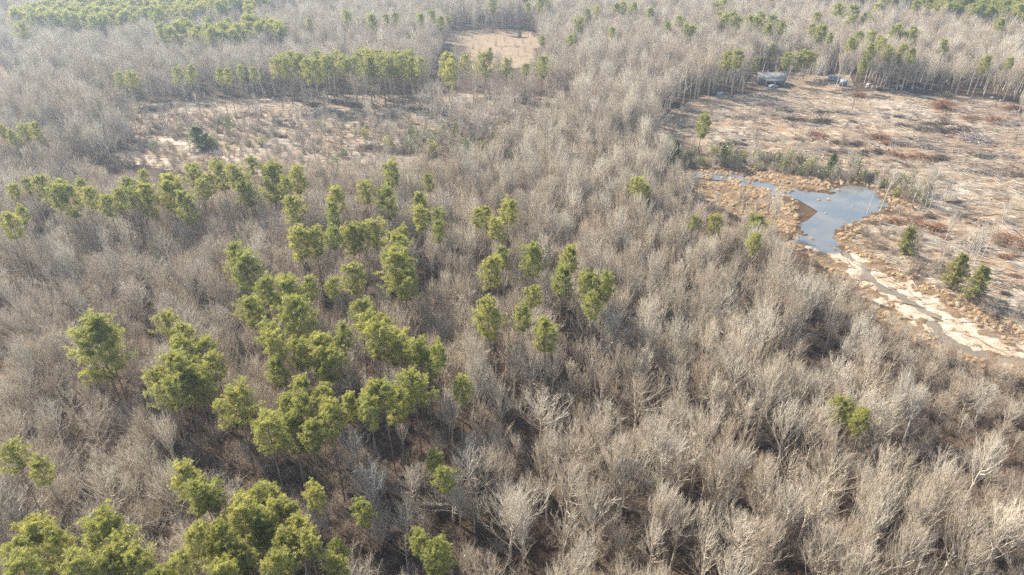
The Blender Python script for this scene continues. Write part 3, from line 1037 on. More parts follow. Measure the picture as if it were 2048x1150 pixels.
# beyond the clearings
X, Y, u, v = pts_of(5.2, 255, 800, 103)
ok = ~open_ground(u, v)
ok &= rng.uniform(0, 1, len(X)) < np.clip(.93 + .2 * wav(X, Y, 70, 33, 2), .4, 1) * np.where(inside(GAP_F, u, v), .22, 1)
X, Y, u, v = X[ok], Y[ok], u[ok], v[ok]
n = len(X)
add_trees(X, Y, np.where(rng.uniform(0, 1, n) < .18, rng.choice([5, 6, 7], n), rng.choice([0, 1, 2, 3, 4, 13, 14, 16], n)), rng.uniform(.85, 1.12, n))
# thin growth left standing on the left felled strip, in the valley, the yard and the hump between the clearings
YARD_KEEP = [ground_pt(*q) for q in ((1520, 168), (1535, 168), (1550, 168), (1562, 171), (1538, 160), (1644, 149), (1657, 147), (1668, 162), (1686, 173), (1546, 177))]
X, Y, u, v = pts_of(6.0, 170, 385, 104)
ru = rng.uniform(0, 1, len(X))
ok = (inside(CUT_L, u, v) & (ru < .20 + .14 * (v > 235) + .6 * sm((u - 900) / 160))) | (inside(VALLEY, u, v) & (ru < .22)) \
    | (inside(FRONT_L, u, v) & ~inside(GAP_L, u, v) & (ru < .5)) | (inside(YARD, u, v) & (ru < .5) & (np.min([np.hypot(X - q[0], Y - q[1]) for q in YARD_KEEP], 0) > 7))
X, Y = X[ok], Y[ok]
n = len(X)
uy, vy = to_px(X, Y)
y_in = inside(YARD, uy, vy)
add_trees(X, Y, np.where(y_in, rng.choice([0, 2, 4, 11, 14], n), rng.choice([8, 9, 10, 11, 12, 12, 11], n)), np.where(y_in, rng.uniform(.8, 1.05, n), rng.uniform(.55, .95, n) * np.where((uy > 840) & inside(CUT_L, uy, vy), 1.2, 1)))
# low growth in the shade below the wood edge
X, Y, u, v = pts_of(4.0, 40, 150, 113)
ok = inside(BANK_R, u, v) & ~inside(SAND, u, v) & ~inside(MARSH, u, v) & ~inside(CUT_R, u, v) & (rng.uniform(0, 1, len(X)) < .7) & (seg_dist(G['stream'], X, Y) > 6)
X, Y = X[ok], Y[ok]
n = len(X)
add_trees(X, Y, rng.choice([5, 6, 7, 8], n), rng.uniform(.28, .5, n))
SHRUB_STRIP = [(1320, 300), (1500, 312), (1640, 330), (1760, 352), (1860, 390), (1840, 420), (1740, 368), (1600, 352), (1480, 338), (1330, 335)]
THICK = [(800, 285), (850, 268), (1010, 272), (1050, 312), (1040, 322), (900, 326), (810, 312)]
X, Y, u, v = pts_of(2.6, 180, 300, 114)
ok = (inside(SHRUB_STRIP, u, v) & (rng.uniform(0, 1, len(X)) < .5)) | (inside(THICK, u, v) & (rng.uniform(0, 1, len(X)) < .7))
X, Y = X[ok], Y[ok]
n = len(X)
add_trees(X, Y, rng.choice([8, 9, 10, 17], n), rng.uniform(.22, .5, n))
# low thicket in front of the valley and the pond
X, Y, u, v = pts_of(3.2, 130, 270, 107)
ok = (inside(FRONT_L, u, v) & ~inside(GAP_L, u, v) & (rng.uniform(0, 1, len(X)) < .75)) | (inside(FRONT_P, u, v) & ~inside(MARSH, u, v) & ~inside(SAND, u, v) & (rng.uniform(0, 1, len(X)) < .45))
X, Y = X[ok], Y[ok]
n = len(X)
add_trees(X, Y, rng.choice([8, 9, 10], n), rng.uniform(.35, .6, n))
# spindly stems by the pond
sp_px = [(1742, 415), (1752, 408), (1760, 420), (1770, 402), (1778, 412), (1788, 425), (1796, 408), (1806, 420), (1815, 400), (1822, 415), (1838, 412), (1846, 398), (1850, 415),
         (1862, 405), (1870, 418), (1878, 402), (1770, 432), (1748, 430), (1735, 425), (1722, 440), (1712, 430), (1885, 410), (1895, 395), (1800, 392), (1852, 430), (1890, 480), (1955, 520), (1948, 530), (1965, 512), (1880, 540),
         (1995, 470), (1700, 350), (1620, 335), (1560, 330), (1510, 322), (1580, 345), (1690, 345), (1360, 250), (1900, 560), (1930, 545), (2035, 232), (2044, 236), (2040, 262), (1512, 176), (1524, 179), (1548, 174), (1570, 178), (1588, 180), (1606, 180), (1632, 178), (1500, 174)]
P_ = np.array([ground_pt(*p) for p in sp_px])
n = len(P_)
add_trees(P_[:, 0], P_[:, 1], rng.choice([11, 12, 11, 9], n), rng.uniform(.7, 1.1, n))

# the tall bare clump standing at the right of the left felled strip
P_ = np.array([ground_pt(*q) for q in ((838, 228), (852, 222), (866, 226), (848, 236), (884, 262), (900, 276), (916, 268), (932, 282), (948, 270), (962, 284), (978, 272), (992, 262), (925, 252), (955, 254), (716, 206), (736, 212), (1004, 250), (1016, 270))])
n = len(P_)
add_trees(P_[:, 0], P_[:, 1], rng.choice([6, 7, 15, 0, 3, 16], n), rng.uniform(.75, 1.05, n))
tx, ty, ti, ts = map(np.concatenate, (tx, ty, ti, ts))
d = np.full(len(tx), 99.)
for x, y, r0 in PINE_XY:
    q = r0 * .75
    L_ = math.hypot(x, y)
    ex, ey = -x / L_, -y / L_
    al = np.clip((tx - x) * ex + (ty - y) * ey, 0, q * 1.6)
    d = np.minimum(d, np.hypot(tx - x - al * ex, ty - y - al * ey) - .38 * r0)
k = d > .9
# views the photograph has through the wood: the creek, the pond arm, the pond, the field and the house stand clear
bu, bv = to_px(tx, ty)
_, tv = to_px(tx, ty, np.array([b[4] for b in BARE])[ti] * ts)
for x0, y0, x1, y1, keep in ((246, 300, 326, 332, 0), (330, 278, 480, 314, .25), (1396, 342, 1500, 368, .05), (1560, 380, 1712, 496, .06), (1716, 384, 1800, 440, .3), (898, 64, 1070, 104, .2), (1508, 147, 1566, 164, .3), (0, 122, 52, 166, .5), (0, 194, 24, 226, .5)):
    hide = (bu > x0 - 8) & (bu < x1 + 8) & (bv > y0) & (tv < y1)
    k &= ~(hide & (rng.uniform(0, 1, len(tx)) >= keep))
tx, ty, ti, ts = tx[k], ty[k], ti[k], ts[k]
tz = height(tx, ty) - .1
trz = rng.uniform(0, 6.283, len(tx))
bh = np.array([b[4] for b in BARE])
# the 300 that show largest: by size on the photograph, if in the frame
uu, vv_ = to_px(tx, ty, tz + bh[ti] * ts * .8)
size = bh[ti] * ts * np.array([1 if i < 8 or i > 12 else .72 if i < 11 else .6 for i in range(18)])[ti] * px_per_m(tx, ty, 12)
size = np.where((uu > 5) & (uu < 2043) & (vv_ > 0) & (vv_ < 1140), size, -1)
near = np.argsort(-size)[:300]
LAND = [((178, 690), 'the lone broad pine pair'), ((370, 720), 'the left pine clump'), ((620, 640), 'the great pine clump'), ((700, 800), 'the dark pine clump'), ((140, 1080), 'the corner pine clump'),
        ((470, 1020), 'the bottom pine clump'), ((921, 775), 'the lone small pine'), ((885, 930), 'the twin small pines'), ((1700, 825), 'the olive pine pair'), ((860, 1090), 'the lowest small pines'),
        ((1010, 640), 'the narrow pine file'), ((1200, 590), 'the twisted dark pines'), ((1870, 650), 'the sandy stream bend'), ((735, 1020), 'the slim yellow pine'), ((1950, 760), 'the shaded stream bank'), ((1300, 1000), 'the dark gap in the wood')]
bare_proto = {}


def where(px, py):
    (lx, ly), nm = min(LAND, key=lambda q: (q[0][0] - px) ** 2 + ((q[0][1] - py) * 1.2) ** 2)
    dx, dy = px - lx, py - ly
    far_ = 'well ' if math.hypot(dx, dy) > 170 else 'close '
    if abs(dx) > abs(dy) * 1.1:
        return far_ + ('right of ' if dx > 0 else 'left of ') + nm
    return (far_ + 'in front of ' if dy > 0 else far_ + 'behind ') + nm


for i in near:
    vi = int(ti[i])
    look = BARE[vi][3]
    tall = 'tall' if bh[vi] * ts[i] > 16.2 else 'short' if bh[vi] * ts[i] < 12.5 else 'mid-height'
    lab = '%s %s bare tree %s' % (tall, look, where(uu[i], vv_[i]))
    place_tree(bare_proto, vi, (tx[i], ty[i], tz[i]), trz[i], (ts[i] * random.uniform(.85, 1.2), ts[i] * random.uniform(.85, 1.2), ts[i]), 'bare_tree', lab, 'bare tree', 'bare trees of the near wood')
rest = np.setdiff1d(np.arange(len(tx)), near)
print('bare trees', len(tx), 'pines', len(PINE_XY))
scatter('bare_wood', [b[2] for b in BARE], np.stack([tx, ty, tz], 1)[rest], trz[rest], np.stack([ts, ts, ts * rng.uniform(.88, 1.15, len(ts))], 1)[rest], ti[rest], 'leafless grey wood stretching from the middle distance to the hazy top', 'bare wood', rng.normal(0, .05, (len(rest), 2)))

# ------------------------------------------------------------------ distant pine plantations
PLANT_L = [(70, 78), (25, 70), (60, 52), (150, 40), (300, 28), (430, 16), (575, 10), (580, 30), (480, 50), (330, 72), (200, 84)]
PLANT_L2 = [(325, 108), (345, 96), (430, 92), (500, 84), (560, 84), (575, 98), (500, 112), (400, 118)]
PLANT_R = [(1590, 8), (1680, -6), (1760, -30), (2200, -30), (2200, 74), (2040, 72), (1930, 62), (1830, 42), (1720, 26)]
PLANT_T = [(1290, 8), (1320, -20), (1700, -20), (1640, 2), (1450, 6)]
X, Y = jitter(-640, 640, 300, 860, 6.3, 105)
u, v = to_px(X, Y, 8)
ok = (inside(PLANT_L, u, v) | inside(PLANT_L2, u, v) | inside(PLANT_R, u, v) | inside(PLANT_T, u, v)) & (rng.uniform(0, 1, len(X)) < .86)
extra = (rng.uniform(0, 1, len(X)) < .012) & (v < 110) & ~inside(FIELD, u, v) & (v > -60)
ok |= extra
X, Y = X[ok], Y[ok]
n = len(X)
scatter('pine_plantation', [p[3] for p in PINE[:6]], np.stack([X, Y, height(X, Y) - .1], 1), rng.uniform(0, 6.283, n), np.stack([rng.uniform(.85, 1.15, n)] * 2 + [rng.uniform(.9, 1.08, n)], 1), rng.integers(0, 6, n),
        'hazy green pine plantations along the top of the view', 'pine plantation')

# ------------------------------------------------------------------ undergrowth
BUSH = [bush(s, h, n_, 10, sp).mesh('bush', M['brush']) for s, h, n_, sp in ((41, 2.4, 24, 1.0), (42, 3.2, 26, .9), (43, 1.6, 22, 1.3), (44, 4.0, 26, .7))]
X, Y, u, v = pts_of(2.4, 36, 300, 106)
dens = np.where(open_ground(u, v), .0, .82)
dens = np.where(inside(BANK_R, u, v) & ~inside(SAND, u, v) & ~inside(MARSH, u, v) & ~inside(CUT_R, u, v), .97, dens)
SHRUB_2 = [(1720, 440), (1800, 445), (1870, 500), (1990, 580), (2100, 640), (2100, 690), (1960, 635), (1850, 575), (1760, 520), (1705, 475)]
dens = np.where(inside(SHRUB_STRIP, u, v) | inside(THICK, u, v), .95, dens)
dens = np.where(inside(SHRUB_2, u, v), .42, dens)
dens = np.where(inside(VALLEY, u, v), .35, dens)
dens = np.where(inside(CUT_L, u, v), .20 + .30 * (v > 232), dens)
dens = np.where(inside(YARD, u, v), .5, dens)
dens = np.where(inside(CUT_R, u, v) & ~inside(SHRUB_2, u, v) & ~inside(SHRUB_STRIP, u, v), .035, dens)
ds_ = seg_dist(G['stream'], X, Y)
ok = (rng.uniform(0, 1, len(X)) < dens) & (ds_ > 4) & ~inside(POND, u, v)
X, Y = X[ok], Y[ok]
n = len(X)
scatter('undergrowth', BUSH, np.stack([X, Y, height(X, Y)], 1), rng.uniform(0, 6.283, n), rng.uniform(.6, 1.25, n), rng.integers(0, 4, n), 'tangled brown leafless brush under the trees and along the banks', 'undergrowth')
print('bushes', n)

# ------------------------------------------------------------------ felled ground: slash, logs, brush piles, stumps
def gz(p):
    return float(height(np.array([p[0]]), np.array([p[1]]))[0])


def sticks(n, x, y, z, ang, L, r, lift, seed):
    q = np.random.default_rng(seed)
    d = np.stack([np.cos(ang), np.sin(ang), q.normal(0, lift, n)], 1) * L[:, None]
    c = np.stack([x, y, z], 1)
    a, b = c - d / 2, c + d / 2
    m = (a + b) / 2 + q.normal(0, .06, (n, 3)) * L[:, None] * np.array([1, 1, .3])
    return np.stack([a, m, b], 1), r[:, None] * np.array([[1, .8, .45]])


X, Y, u, v = pts_of(.95, 120, 345, 108)
clump = wav(X, Y, 18, 51, 3)
keep = (inside(CUT_R, u, v) & (rng.uniform(0, 1, len(X)) < .36 + .30 * clump)) | (inside(CUT_L, u, v) & (rng.uniform(0, 1, len(X)) < .45 + .26 * clump)) | (inside(SAND, u, v) & (rng.uniform(0, 1, len(X)) < .16)) | (inside(VALLEY, u, v) & (rng.uniform(0, 1, len(X)) < .1))
keep &= ~inside(POND, u, v)
X, Y = X[keep], Y[keep]
n = len(X)
Z = height(X, Y)
g = Geo()
ang = R(-38) + .35 * wav(X, Y, 60, 52, 1) + rng.normal(0, .55, n)
big = rng.uniform(0, 1, n) < .20
L = np.where(big, rng.uniform(2.5, 6.5, n), rng.uniform(.6, 2.6, n))
P, r = sticks(n, X, Y, Z + np.where(big, .14, .08) + rng.uniform(0, .12, n), ang, L, np.where(big, rng.uniform(.06, .14, n), rng.uniform(.03, .075, n)), .07, 53)
tone = rng.choice([0, 1, 2, 3], n, p=[.42, .18, .28, .12])
mo = []
for k in range(4):
    c0 = len(g.f)
    g.tubes(P[tone == k], r[tone == k], 4)
    for f, _ in g.f[c0:]:
        mo.append(np.full(len(f), k))
M['stick_pale'] = mat_plain('pale_sticks', (.46, .40, .33), (.32, .265, .21), .6)
M['stick_tan'] = mat_plain('tan_sticks', (.26, .19, .13), (.19, .13, .085), .6)
M['stick_dark'] = mat_plain('dark_sticks', (.11, .085, .065), (.16, .125, .095), .6)
M['stick_rust'] = mat_plain('rusty_twigs', (.20, .11, .06), (.15, .085, .05), .6)
o = link('slash_debris', g.mesh('slash_debris', [M['stick_pale'], M['stick_tan'], M['stick_dark'], M['stick_rust']], False, np.concatenate(mo)))
tag(o, 'broken sticks and slash strewn over the felled ground', 'slash', kind='stuff')
print('slash', n)

CUTLAND = [((1540, 180), 'the grey roofed house'), ((1640, 190), 'the shaded yard edge'), ((1790, 190), 'the pale rubble by the trees'), ((1889, 205), 'the upturned root plate'), ((1930, 262), 'the big dark brush pile'), ((1960, 310), 'the long grey brush pile'),
           ((1830, 315), 'the rusty brush pile'), ((1650, 270), 'the small rusty pile'), ((1620, 240), 'the dark slash ridge'), ((1700, 360), 'the pond bank'), ((1860, 420), 'the thin stems by the pond'), ((2020, 490), 'the rusty pile at the right edge'),
           ((1405, 270), 'the lone olive pine'), ((1930, 560), 'the olive cedars'), ((1060, 205), 'the dark slash below the tall pine'), ((780, 235), 'the round grey pile'), ((400, 280), 'the dark evergreen by the creek'), ((560, 210), 'the left pine row'), ((300, 230), 'the hazy tree line')]


def where_cut(px, py):
    (lx, ly), nm = min(CUTLAND, key=lambda q: (q[0][0] - px) ** 2 + ((q[0][1] - py) * 2) ** 2)
    dx, dy = px - lx, (py - ly) * 2.5
    fr = 'well ' if math.hypot(dx, dy) > 75 else 'just '
    if abs(dx) > abs(dy):
        return fr + ('right of ' if dx > 0 else 'left of ') + nm
    return fr + ('in front of ' if dy > 0 else 'behind ') + nm


# logs: six shapes, copied
LOGS = []
for k, (ln, rr, fork, look) in enumerate(((9, .17, 0, 'long straight'), (6, .20, 0, 'thick'), (11, .15, 1, 'long forked'), (5, .13, 0, 'short thin'), (7.5, .16, 1, 'forked'), (13, .14, 2, 'long branchy'))):
    q = np.random.default_rng(60 + k)
    g = Geo()
    t_ = np.linspace(-.5, .5, 7)
    path = np.stack([t_ * ln, q.normal(0, .09, 7), rr * .9 + q.normal(0, .03, 7)], 1)
    g.tubes(path[None], (rr * (1 - .55 * (t_ + .5)))[None], 7)
    ends = np.array([path[0], path[-1]])
    for e_, rad_, sgn in ((path[0], rr, -1), (path[-1], rr * .45, 1)):
        g.tubes(np.stack([e_, e_ + [sgn * .03, 0, 0]])[None], np.array([[rad_, .01]]), 7)
    for b_ in range(3 + 5 * fork):
        s_ = q.uniform(-.1, .46)
        a_ = np.array([s_ * ln, 0, rr])
        d_ = np.array([q.uniform(.4, 1), q.choice([-1, 1]) * q.uniform(.3, .9), q.uniform(.05, .5)])
        l_ = q.uniform(.5, 1.0) if not fork else q.uniform(1.2, 3.4)
        g.tubes(np.stack([a_, a_ + d_ * l_ * .5, a_ + d_ * l_ + [0, 0, -.05 * l_]])[None], np.array([[rr * .42, rr * .3, rr * .1]]), 5)
    LOGS.append((g.mesh('fallen_log', M['log'], True), look))
cand = []
X, Y, u, v = pts_of(4.2, 130, 345, 109)
kr = (inside(CUT_R, u, v) & (rng.uniform(0, 1, len(X)) < .42)) | (inside(CUT_L, u, v) & (rng.uniform(0, 1, len(X)) < .2))
kr &= (u > 0) & (u < 2048) & (wav(X, Y, 26, 54, 2) > -.5)
X, Y, u, v = X[kr], Y[kr], u[kr], v[kr]
sel = rng.permutation(len(X))[:270]
for i in sel:
    k = int(rng.integers(0, 6))
    o = link('fallen_log', LOGS[k][0])
    o.location = (X[i], Y[i], gz((X[i], Y[i])) + .03)
    a_ = R(-38) + .35 * float(wav(X[i:i + 1], Y[i:i + 1], 60, 52, 1)[0]) + rng.normal(0, .42) + (math.pi if rng.uniform() < .4 else 0)
    o.rotation_euler = (0, R(float(rng.normal(0, 1.5))), a_)
    sc_ = float(rng.uniform(.55, 1.05))
    o.scale = (sc_, 1.0, 1.0)
    tag(o, '%s bleached log lying %s' % (LOGS[k][1], where_cut(u[i], v[i])), 'log', 'logs left on the felled ground')
print('logs', len(sel))

PILES = []
for k, (nst, a_, b_, hh, rr) in enumerate(((300, 3.4, 1.6, 1.1, .045), (260, 2.2, 1.8, 1.5, .045), (340, 5.0, 1.5, .9, .045), (220, 1.6, 1.5, 1.8, .05))):
    for mname in ('slash_grey', 'slash_rust', 'slash_dark'):
        if mname not in M:
            M[mname] = mat_bark('dark_slash', [(.10, .078, .062), (.15, .12, .095)])
        q = np.random.default_rng(80 + k)
        g = Geo()
        nb = 5
        cb = np.stack([q.uniform(-1, 1, nb) * a_, q.normal(0, .45, nb) * b_], 1)
        hb, sb = q.uniform(.5, 1.1, nb) * hh, q.uniform(.35, .75, nb)
        w_ = q.integers(0, nb, nst)
        off = np.abs(q.normal(0, .62, nst))
        th = q.uniform(0, 6.283, nst)
        x_ = cb[w_, 0] + off * np.cos(th) * a_ * sb[w_] * .8
        y_ = cb[w_, 1] + off * np.sin(th) * b_ * sb[w_]
        z_ = hb[w_] * np.exp(-off ** 2 * 1.2) * q.uniform(.05, 1, nst)
        an = q.normal(0, .8, nst) + np.where(q.uniform(0, 1, nst) < .3, 1.4, 0)
        P, r = sticks(nst, x_, y_, z_ + .1, an, q.gamma(3, .75, nst) + .5, q.uniform(.35, 1.3, nst) * rr, .34, 90 + k)
        g.tubes(P, r, 4)
        PILES.append(g.mesh('brush_pile', M[mname]))
for (px, py, sh, col, sz, lab) in (
        (1720, 192, 1, 1, 1.0, 'rusty mound of brush at the back of the clearing'), (1858, 190, 2, 2, 1.3, 'long dark brush heap beside the upturned root plate'), (1892, 219, 3, 1, 1.5, 'tall brown brush mound casting a long shadow'),
        (1955, 241, 2, 1, 1.1, 'long rusty brush heap right of the tall mound'), (1884, 250, 0, 2, 1.1, 'dark brush heap behind the big dark pile'), (1918, 264, 0, 2, 1.5, 'big dark brush pile in the middle right of the clearing'),
        (1952, 281, 1, 0, 1.7, 'large round grey brush pile of tangled tops'), (1990, 311, 2, 0, 1.2, 'long grey brush pile right of the clearing centre'), (1825, 316, 0, 1, 1.2, 'rusty brush pile above the thin pond stems'),
        (1872, 319, 0, 2, 1.0, 'dark heap just right of the rusty brush pile'), (1759, 279, 1, 1, 1.1, 'rusty brown heap in the clearing centre'), (1637, 273, 1, 1, .9, 'small rusty heap in the left of the clearing'),
        (1655, 224, 2, 2, .9, 'flat dark heap near the shaded yard edge'), (1607, 240, 2, 2, 1.4, 'long dark slash ridge left of the clearing centre'), (1703, 293, 0, 2, 1.0, 'dark tangled heap below the rusty brown heap'),
        (1688, 308, 0, 0, 1.0, 'low grey heap behind the main pond'), (1814, 290, 2, 0, 1.1, 'long low grey heap left of the round grey pile'), (1750, 308, 0, 2, .8, 'small dark heap above the pond corner'),
        (2004, 346, 2, 2, 1.2, 'long dark heap near the right picture edge'), (1967, 346, 0, 0, .8, 'small grey heap left of the long dark heap'), (1703, 231, 0, 0, .8, 'small grey heap in the far middle of the clearing'),
        (1819, 255, 2, 2, .9, 'thin dark heap in the far middle of the clearing'), (2025, 221, 1, 1, 1.1, 'brown heap at the far right of the clearing'), (2024, 491, 1, 1, 1.5, 'rusty brush pile at the right edge beyond the cedars'),
        (1822, 453, 0, 1, .9, 'rusty heap just below the thin pond stems'), (1862, 462, 0, 1, .9, 'rusty heap right of the thin pond stems'), (790, 231, 1, 0, 1.3, 'round grey pile in the middle of the left felled strip'),
        (686, 209, 2, 2, 1.2, 'dark heap under the left pine row'), (610, 205, 2, 2, 1.2, 'shaded heap at the far left felled edge'), (1005, 199, 2, 2, 1.5, 'dark slash ridge in front of the tall thin pines'), (1062, 207, 2, 2, 1.4, 'dark slash heap below the single tall pine'),
        (768, 300, 2, 2, 1.6, 'long dark fallen tops at the near side of the left strip'), (940, 304, 2, 0, 1.4, 'grey fallen tops beside the dark thicket'), (306, 222, 0, 2, 1.2, 'dark heap by the hazy tree line'), (500, 232, 0, 1, 1.0, 'brown heap in the left felled strip'),
        (1012, 246, 1, 1, .9, 'brown heap at the right of the left felled strip'), (1540, 214, 2, 0, 1.1, 'grey heap in front of the house'), (1475, 236, 0, 0, 1.1, 'grey heap behind the lone olive pine'), (1460, 290, 0, 2, .9, 'dark heap in front of the lone olive pine')):
    p = ground_pt(px, py)
    o = link('brush_pile', PILES[sh * 3 + col])
    o.location = (p[0], p[1], gz(p))
    o.rotation_euler = (0, 0, R(random.uniform(-40, 0)))
    o.scale = (sz * 1.35, sz * 1.3, sz * 1.2)
    tag(o, lab, 'brush pile', 'brush piles on the felled ground')

X, Y, u, v = pts_of(9.0, 130, 340, 115)
kr = np.nonzero((inside(CUT_R, u, v) | inside(CUT_L, u, v)) & (u > 0) & (u < 2048) & (rng.uniform(0, 1, len(X)) < .34))[0]
for i in kr[:130]:
    sh, col = int(rng.integers(0, 4)), int(rng.choice([0, 0, 1, 2, 2]))
    o = link('brush_heap', PILES[sh * 3 + col])
    s_ = float(rng.uniform(.35, .8))
    o.location, o.rotation_euler, o.scale = (X[i], Y[i], gz((X[i], Y[i]))), (0, 0, float(rng.uniform(-1.2, .4))), (s_ * 1.2, s_, s_ * .8)
    tag(o, 'small %s heap of tops %s' % (('grey', 'rusty', 'dark')[col], where_cut(u[i], v[i])), 'brush heap', 'small brush heaps on the felled ground')

# the upturned root plate and stumps
g = Geo()
q = np.random.default_rng(70)
n = 34
az, th = q.uniform(0, 6.283, n), q.uniform(.1, 1.3, n)
d = np.stack([np.sin(th) * np.cos(az), np.sin(th) * np.sin(az), np.cos(th)], 1)
p0 = np.tile([[0, 0, .4]], (n, 1))
g.tubes(np.stack([p0, p0 + d * .9, p0 + d * q.uniform(1.4, 2.6, n)[:, None] + q.normal(0, .25, (n, 3))], 1), np.tile([[.14, .09, .03]], (n, 1)), 5)
g.tubes(np.array([[[0, 0, -.1], [0, 0, .5], [0, .1, 1.2]]]), np.array([[.7, .6, .35]]), 9)
o = link('root_plate', g.mesh('root_plate', M['log']))
p = ground_pt(1889, 195)
o.location = (p[0], p[1], gz(p))
tag(o, 'pale upturned root plate spreading upward at the back of the clearing', 'root plate')
g = Geo()
q = np.random.default_rng(71)
a_ = np.linspace(0, 6.283, 12, endpoint=False)
for k, (r_, z_) in enumerate(((.42, -.05), (.27, .18), (.24, .42), (.22, .46))):
    pass
ring = [np.stack([np.cos(a_) * r_ * (1 + .18 * np.sin(a_ * 5) * (r_ > .3)), np.sin(a_) * r_ * (1 + .18 * np.sin(a_ * 5) * (r_ > .3)), np.full(12, z_) + .03 * np.cos(a_ * 2) * (z_ > .3)], 1) for r_, z_ in ((.46, -.08), (.28, .16), (.25, .42), (.02, .44))]
i_ = np.arange(12)
F = [(k * 12 + a, k * 12 + (a + 1) % 12, (k + 1) * 12 + (a + 1) % 12, (k + 1) * 12 + a) for k in range(3) for a in range(12)]
g.add(np.concatenate(ring), F)
STUMP = g.mesh('tree_stump', M['slash_grey'])
X, Y, u, v = pts_of(7.5, 150, 340, 110)
kr = inside(CUT_R, u, v) & (u < 2040) & (rng.uniform(0, 1, len(X)) < .16)
for i in np.nonzero(kr)[0][:50]:
    o = link('tree_stump', STUMP)
    s_ = float(rng.uniform(.8, 1.5))
    o.location, o.scale, o.rotation_euler = (X[i], Y[i], gz((X[i], Y[i]))), (s_, s_, s_ * .9), (0, 0, rng.uniform(0, 6))
    tag(o, 'low sawn stump standing %s' % where_cut(u[i], v[i]), 'stump', 'stumps on the felled ground')

# pale boulders and rubble along the tree line
BOULD = []
M['stone'] = mat_plain('pale_stone', (.34, .325, .30), (.22, .205, .18), 1.2)
for k in range(3):
    bm_ = Geo()
    q = np.random.default_rng(120 + k)
    n1, n2 = 7, 12
    la, lo = np.meshgrid(np.linspace(-1.57, 1.57, n1), np.arange(n2) * 6.283 / n2, indexing='ij')
    rr = 1 + .16 * np.sin(lo * 2 + k) * np.cos(la * 3) + q.normal(0, .06, la.shape)
    V_ = np.stack([rr * np.cos(la) * np.cos(lo) * .8, rr * np.cos(la) * np.sin(lo) * .6, rr * np.sin(la) * .45 + .3], -1).reshape(-1, 3)
    idm = np.arange(n1 * n2).reshape(n1, n2)
    bm_.add(V_, np.stack([idm[:-1], np.roll(idm, -1, 1)[:-1], np.roll(idm, -1, 1)[1:], idm[1:]], -1).reshape(-1, 4))
    BOULD.append(bm_.mesh('boulder', M['stone'], True))
for k, (px, py, s_) in enumerate(((1733, 176, 1.0), (1738, 172, 1.5), (1745, 175, .9), (1757, 177, .8), (1766, 175, .7), (1776, 176, .8), (1786, 175, 1.0), (1800, 175, 1.3), (1803, 178, .7), (1824, 178, .8), (1836, 177, .9), (1841, 178, .9), (1862, 178, .8), (1983, 198, .9), (2000, 203, .7))):
    p = ground_pt(px, py)
    o = link('boulder', BOULD[k % 3])
    o.location, o.rotation_euler, o.scale = (p[0], p[1], gz(p) - .1), (0, 0, random.uniform(0, 6)), (s_ * 1.3,) * 3
    tag(o, '%s pale boulder, number %s along the tree line right of the house' % ('large' if s_ > 1.1 else 'small', k + 1) if False else
        '%s pale boulder, %s of the line under the trees behind the clearing' % ('large' if s_ > 1.1 else 'small', 'leftmost' if k == 0 else 'rightmost' if k == 14 else ORD[k] + ' from left'), 'boulder', 'pale boulders along the tree line')

# ------------------------------------------------------------------ house, vehicles and yard things
M['roof'] = mat_plain('grey_metal_roof', (.25, .248, .24), (.19, .188, .18), .4, .75, .1)
M['wall'] = mat_plain('weathered_siding', (.24, .23, .21), (.19, .18, .165), 1.5)
M['dark_wall'] = mat_plain('dark_siding', (.10, .10, .105), (.075, .075, .08), 1.5)
M['glass'] = mat_plain('window_glass', (.03, .035, .04), None, 1, .08, .5)
M['white'] = mat_plain('white_enamel', (.36, .365, .36), (.27, .275, .27), 2, .5, .3)
M['trim'] = mat_plain('white_trim', (.60, .60, .58))
M['blue'] = mat_plain('dark_blue_paint', (.025, .045, .11), None, 1, .25, .5)
M['silver'] = mat_plain('silver_paint', (.42, .44, .46), None, 1, .3, .5)
M['tan_paint'] = mat_plain('faded_green_paint', (.10, .14, .12), None, 1, .5, .4)
M['tyre'] = mat_plain('black_rubber', (.02, .02, .02))
M['steel'] = mat_plain('wheel_steel', (.30, .30, .30), None, 1, .4, .5)
M['lamp'] = mat_plain('lamp_lens', (.65, .65, .6), None, 1, .2, .5)


def prism(g, prof, y0, y1):
    """x-z outline pulled along y"""
    k = len(prof)
    V = [(x, y0, z) for x, z in prof] + [(x, y1, z) for x, z in prof]
    g.add(V, [(i, (i + 1) % k, (i + 1) % k + k, i + k) for i in range(k)])
    c = k // 2
    for off, fl in ((0, 1), (k, 0)):
        for i in range(1, k - 1):
            t_ = (off, off + i, off + i + 1)
            g.add(np.array([V[j] for j in (t_[::-1] if fl else t_)]), [(0, 1, 2)])


p = ground_pt(1539, 167)
hs = thing('house', 'small house with pale grey metal roof at the back edge of the clearing', 'house', (p[0], p[1], gz(p)), R(-7))
g = Geo()
g.box((0, 0, 1.35), (13.2, 7.4, 2.9))
for sx in (-1, 1):
    x_ = sx * 6.6
    g.add([(x_, -3.7, 2.8), (x_, 3.7, 2.8), (x_, 0, 4.6), (x_ - sx * .15, -3.7, 2.8), (x_ - sx * .15, 3.7, 2.8), (x_ - sx * .15, 0, 4.6)], [(0, 1, 2), (3, 5, 4)])
link('wall', g.mesh('wall', M['wall']), hs)
g = Geo()
for sy in (-1, 1):
    c_ = np.array([(-7.1, sy * 4.3, 2.58), (7.1, sy * 4.3, 2.58), (7.1, 0, 4.72), (-7.1, 0, 4.72)])
    g.add(np.concatenate([c_, c_ + [0, 0, .14]]), [(0, 1, 2, 3), (7, 6, 5, 4), (0, 4, 5, 1), (1, 5, 6, 2), (2, 6, 7, 3), (3, 7, 4, 0)])
